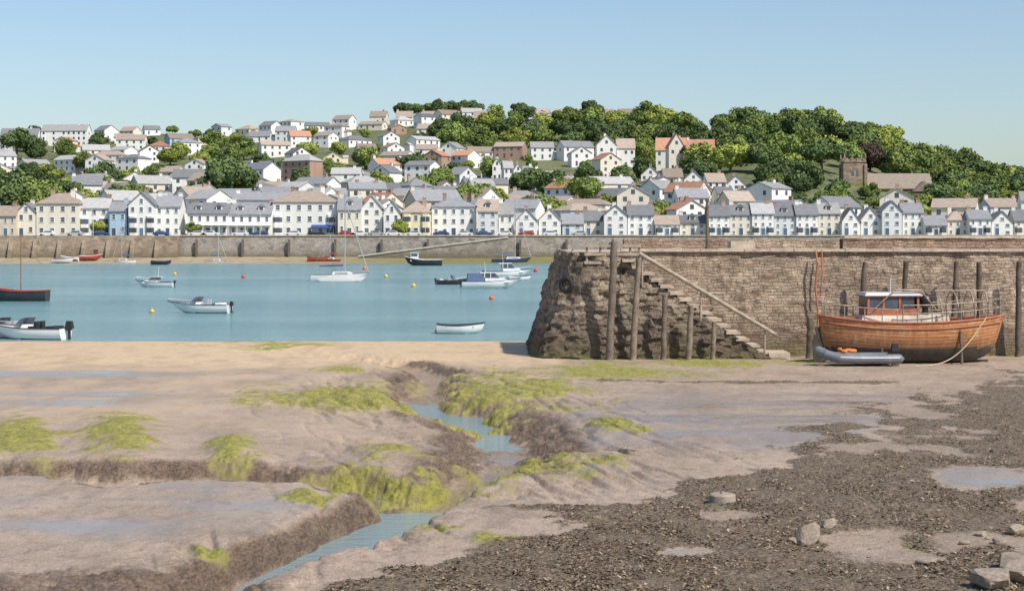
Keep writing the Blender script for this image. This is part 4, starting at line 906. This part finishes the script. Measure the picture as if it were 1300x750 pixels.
mb=MB(); mb.box(-3.6,-2.75,-.45,.45,D-.05,D+.25); mb.build('hatch',[P_wood],e)
mb=MB(); mb.cyl((-1.0,0,D+1.3),(-1.,0,D+2.0),.05,.04,7); mb.build('exhaust_stack',[P_grey],e)
mb=MB(); mb.ell((.65,0,D+.95),.35,.35,.35,10,8); mb.cyl((.65,0,D+.3),(.65,0,D+.7),.16,.14,8); mb.build('engine_cover',[P_black],e)
M_rail=simple('rusty_galvanised_rail',(.36,.29,.23),.5,.4,5,.3)
for sd in (1,-1):
    mb=MB()
    for dz in (.42,.8):
        mb.tube([(Hh.x(t,1),sd*Hh.b(t)*.93,Hh.g(t)+dz) for t in [.42+.56*i/14 for i in range(15)]],.028,5)
    for t in (.42,.5,.58,.66,.74,.82,.9,.97):
        mb.cyl((Hh.x(t,1),sd*Hh.b(t)*.93,Hh.g(t)-.1),(Hh.x(t,1),sd*Hh.b(t)*.93,Hh.g(t)+.82),.032,.028,5)
    mb.build('guard_rail',[M_rail],e); mb=MB()
    mb.tube([(Hh.x(t,1),sd*Hh.b(t)*.93,Hh.g(t)+.6) for t in [.02+.38*i/8 for i in range(9)]],.028,5)
    for t in (.03,.12,.22,.31,.39): mb.cyl((Hh.x(t,1),sd*Hh.b(t)*.93,Hh.g(t)-.1),(Hh.x(t,1),sd*Hh.b(t)*.93,Hh.g(t)+.6),.028,.025,5)
    mb.build('stern_rail',[M_rail],e)
for x in (1.1,1.9,2.7,3.4):
    mb=MB(); w=Hh.b(.5+x/8.7)*.85; mb.tube([(x,w*math.cos(a)*1.0,D+.1+1.3*math.sin(a)) for a in [math.pi*i/10 for i in range(11)]],.035,5); mb.build('canopy_hoop',[M_rail],e)
mb=MB(); mb.tube([(1.1,0,D+1.42),(1.9,0,D+1.42),(2.7,0,D+1.42),(3.4,0,D+1.42),(4.1,0,D+.6)],.03,5); mb.build('canopy_ridge_pole',[M_rail],e)
mb=MB(); mb.tube([(-2.2,-.8,D+.4),(-1.,-.85,D+1.5),(.2,-.8,D+1.45),(.9,-.8,D+.6)],.03,6); mb.build('davit_rail',[M_rail],e)
mb=MB(); pts=[]
for i in range(17):
    t=i/16; pts.append((bx+3.1-3.6*t,by-1.3-1.6*t,(bz+2.15)*(1-t)+(gz(bx-.5,by-2.9)+.03)*t-.9*math.sin(math.pi*t)*(1-t*.3)))
mb.tube(pts,.025,5); top('mooring_rope','pale yellow rope hanging from the wooden boat to the mud','rope',data=mb.mesh('rope',[simple('rope_pale',(.5,.42,.25),.8)]))
for x in (-1.6,2.0):
    gx,gy=bx+x,by-1.15; mb=MB(); mb.cyl((0,.0,-.2),(0,.25,1.5),.07,.07,7); top('boat_prop','timber leg propping the wooden boat upright','prop',(gx,gy-.1,gz(gx,gy)),0,None,mb.mesh('prop',[M_timd]))
dy=77.6; dx=PX(1087,dy)
e=top('inflatable_dinghy','grey inflatable dinghy with outboard lying on the mud','dinghy',(dx,dy,gz(dx,dy)+.08),R(184))
pts=[(-1.75,-.62,.25),(-1.2,-.64,.25),(0,-.66,.25),(.9,-.58,.28),(1.45,-.36,.44),(1.72,0,.58),(1.45,.36,.44),(.9,.58,.28),(0,.66,.25),(-1.2,.64,.25),(-1.75,.62,.25)]
P_ded=simple('dinghy_grey',(.14,.155,.18),.5,.25,2)
mb=MB(); mb.tube([(-2.0,-.6,.25)]+pts+[(-2.0,.6,.25)],.22,10,0,[.05]+[.22]*11+[.05]); 
for p in pts: mb.ell(p,.219,.219,.219,10,8)
mb.build('tube',[P_ded],e)
mb=MB(); mb.frus(-1.7,1.3,-.5,.5,.05,.12,0,0); mb.build('floor',[P_grey],e)
mb=MB(); mb.box(-1.62,-1.56,-.45,.45,.1,.5); mb.build('transom',[P_black],e)
mb=MB(); mb.box(-.3,-.05,-.55,.55,.36,.4); mb.build('thwart',[P_wood],e)
outboard(e,-1.6,.48,.8)
mb=MB(); mb.tube([(p[0],p[1]*1.32,p[2]+.06) for p in pts],.022,5); mb.build('grab_rope',[P_white],e)
mb=MB(); mb.ell((-.22,0,.1),.16,.28,.09); mb.ell((.15,-.16,.12),.24,.12,.09); mb.ell((.15,.16,.12),.24,.12,.09); mb.ell((-.4,0,.2),.1,.16,.07)
top('life_jacket','bright orange life jacket lying in the dinghy','life jacket',(dx-.45,dy-.3,gz(dx,dy)+.56),R(20),None,mb.mesh('jacket',[simple('orange_foam',(.75,.20,.03),.7,.15,4)]))
# ------------------------------------------------------------ cars
def car(X,Y,rot,mat,lab):
    e=top('parked_car',lab,'car',(X,Y,6.3),rot,'cars parked along the waterfront')
    mb=MB(); mb.prism([(-2.1,.35),(2.1,.35),(2.12,.7),(1.9,.88),(1.1,.98),(-1.7,1.0),(-2.08,.85)],-.85,.85,'y'); mb.frus(-1.6,1.0,-.78,.78,1.0,1.42,.35,.12,0,.55); mb.build('body',[mat],e)
    mb=MB(); mb.frus(-1.45,.85,-.80,.80,1.03,1.36,.3,.1,0,.48); mb.build('window',[M_glass],e)
    for x in (-1.3,1.3):
        for y in (-.8,.8): mb=MB(); mb.cyl((x,y-.1,.32),(x,y+.1,.32),.32,.32,12); mb.build('wheel',[P_black],e)
CM=[(P_white,'white'),(P_blue,'dark blue'),(P_dark,'black'),(P_red,'red'),(P_grey,'silver grey'),(P_white,'white'),(P_dark,'black')]
for px in (60,95,128,205,250,268,305,330,372,402,440,458,478,500,525,560,590,615,640,668,700,735):
    m,c=random.choice(CM); car(PX(px,436),436.0,random.choice([0,math.pi]),m,f'{c} hatchback car parked on the waterfront road')
# ------------------------------------------------------------ stones
M_st=simple('stone_grey',(.38,.31,.24),.85,.35,4,bmp=.05,objvar=.3)
def rockmesh(sd):
    r=np.random.default_rng(sd); mb=MB(); mb.ell((0,0,0),1,1,1,20,14)
    cuts=[(lambda d:d/np.linalg.norm(d))(r.normal(size=3)) for _ in range(11)]; dd=r.uniform(.5,.82,11)
    for i,p in enumerate(mb.v):
        p=np.array(p)
        for c_,d_ in zip(cuts,dd):
            k=p@c_-d_
            if k>0: p=p-c_*k*.95
        mb.v[i]=tuple(p)
    mb.s=[False]*len(mb.f); return mb.mesh('stone',[M_st])
RM=[rockmesh(i) for i in range(6)]
def stone(px,py,w,hf=.6,lab='weathered grey-brown stone lying on the seaweed',m=None):
    X,Y,z=gpt(px,py); r=w/F*Y/2*1.15; top('stone',lab,'stone',(X,Y,z+r*hf*.45),random.uniform(0,6),'stones scattered on the foreshore',m or random.choice(RM),(r,r*.9,r*hf))
for px,py,w,hf in ((1026,688,38,.85),(1053,669,22,.7),(1008,690,14,.7),(1177,714,30,.35),(1290,678,26,.6),(1245,680,18,.5),(1285,722,44,.6),(1262,745,60,.6),(1298,738,50,.7),(1240,735,22,.5),(1225,690,16,.5),(1268,690,20,.5),(1300,705,30,.5)): stone(px,py,w,hf)
for i in range(90):
    px=random.uniform(700,1300) if i%3 else random.uniform(1150,1300); py=random.uniform(600,748)
    if py<np.interp(px,WB_u,WB_v): continue
    stone(px,py,random.uniform(3,9),.5,'small stone lying on the seaweed')
X,Y,z=gpt(917,637); mb=MB(); mb.cyl((0,0,-.1),(0,0,.14),.29,.28,20); mb.cyl((0,0,.14),(0,0,.17),.28,.25,20); mb.cyl((0,0,.17),(0,0,.22),.05,.04,8)
top('concrete_mooring_block','round flat concrete mooring block on the mud','mooring block',(X,Y,z),0,None,mb.mesh('block',[simple('old_concrete',(.33,.275,.22),.9,.3,5,bmp=.03)]))
# ------------------------------------------------------------ seaweed stuff
n=130000
vq=rng.uniform(470,800,n*2); uq=rng.uniform(300,1420,n*2)
Yt=np.linspace(110,20,2000); Yq=np.interp(vq,uv(np.zeros(2000),Yt)[1],Yt); Xq=(uq-CX)/F*Yq
fl=fields(Xq,Yq); keep=(fl[6]>.5)&(rng.random(n*2)<np.clip(.35+1.3*fbm(Xq/.6,Yq/.9,61,3)+.1,0.04,1)); Xq=Xq[keep][:n];Yq=Yq[keep][:n]; Zq=height(Xq,Yq)
m_=len(Xq); a=rng.uniform(0,6.283,m_); ln=rng.uniform(.012,.04,m_); wd=ln*rng.uniform(.3,.6,m_); tl=rng.uniform(-.2,.5,m_)
d=np.stack([np.cos(a)*np.cos(tl),np.sin(a)*np.cos(tl),np.sin(tl)],-1); s_=np.stack([-np.sin(a),np.cos(a),rng.uniform(-.6,.6,m_)],-1)
P=np.stack([Xq,Yq,Zq+.012],-1); V=np.stack([P-s_*wd[:,None],P+s_*wd[:,None],P+d*2*ln[:,None]+s_*wd[:,None]*.7,P+d*2*ln[:,None]-s_*wd[:,None]*.7],1).reshape(-1,3).astype(np.float32)
me=bpy.data.meshes.new('seaweed'); me.vertices.add(len(V)); me.vertices.foreach_set('co',V.ravel()); me.loops.add(len(V)); me.loops.foreach_set('vertex_index',np.arange(len(V),dtype=np.int32))
me.polygons.add(m_); me.polygons.foreach_set('loop_start',np.arange(0,len(V),4,dtype=np.int32)); me.update(calc_edges=True); me.validate()
m,nt,b=newmat('seaweed'); ge=N(nt,'ShaderNodeNewGeometry'); rr=ge.outputs['Random Per Island']
c=mix(nt,(.065,.045,.027),(.21,.155,.095),ramp(nt,rr,0,.8)); c=mix(nt,c,(.39,.31,.215),ramp(nt,rr,.82,1)); nt.links.new(c,b.inputs['Base Color']); b.inputs['Roughness'].default_value=.6
me.materials.append(m); o=obj('seaweed',me); o['kind']='stuff'; o['label']='brown bladderwrack seaweed covering the foreshore stones'; o['category']='seaweed'
# ------------------------------------------------------------ light, sky, camera
w=bpy.data.worlds.new('World'); scene.world=w; w.use_nodes=True; nt=w.node_tree; bg=nt.nodes['Background']
AZ,EL=R(134),R(50)
sky=nt.nodes.new('ShaderNodeTexSky'); sky.sky_type='NISHITA'; sky.sun_disc=False; sky.sun_elevation=EL; sky.sun_rotation=AZ; sky.air_density=1.; sky.dust_density=1.0; sky.ozone_density=3.
nt.links.new(sky.outputs[0],bg.inputs[0]); bg.inputs[1].default_value=.135
sd=bpy.data.lights.new('sun','SUN'); sd.energy=5.0; sd.angle=R(.5); sd.color=(1,.93,.82); so=bpy.data.objects.new('sun',sd); COL.objects.link(so)
dv=Vector((math.sin(AZ)*math.cos(EL),math.cos(AZ)*math.cos(EL),math.sin(EL)))
so.rotation_euler=dv.to_track_quat('Z','Y').to_euler(); so.location=(60,-60,80)
cam=bpy.data.cameras.new('camera'); co=bpy.data.objects.new('camera',cam); COL.objects.link(co); scene.camera=co
co.location=(0,0,H); co.rotation_euler=(math.pi/2,0,0); cam.sensor_width=36; cam.lens=36*F/1300; cam.shift_y=-75/1300; cam.clip_end=9000; cam.clip_start=.5
scene.view_settings.view_transform='Standard'; scene.view_settings.look='None'; scene.view_settings.exposure=0
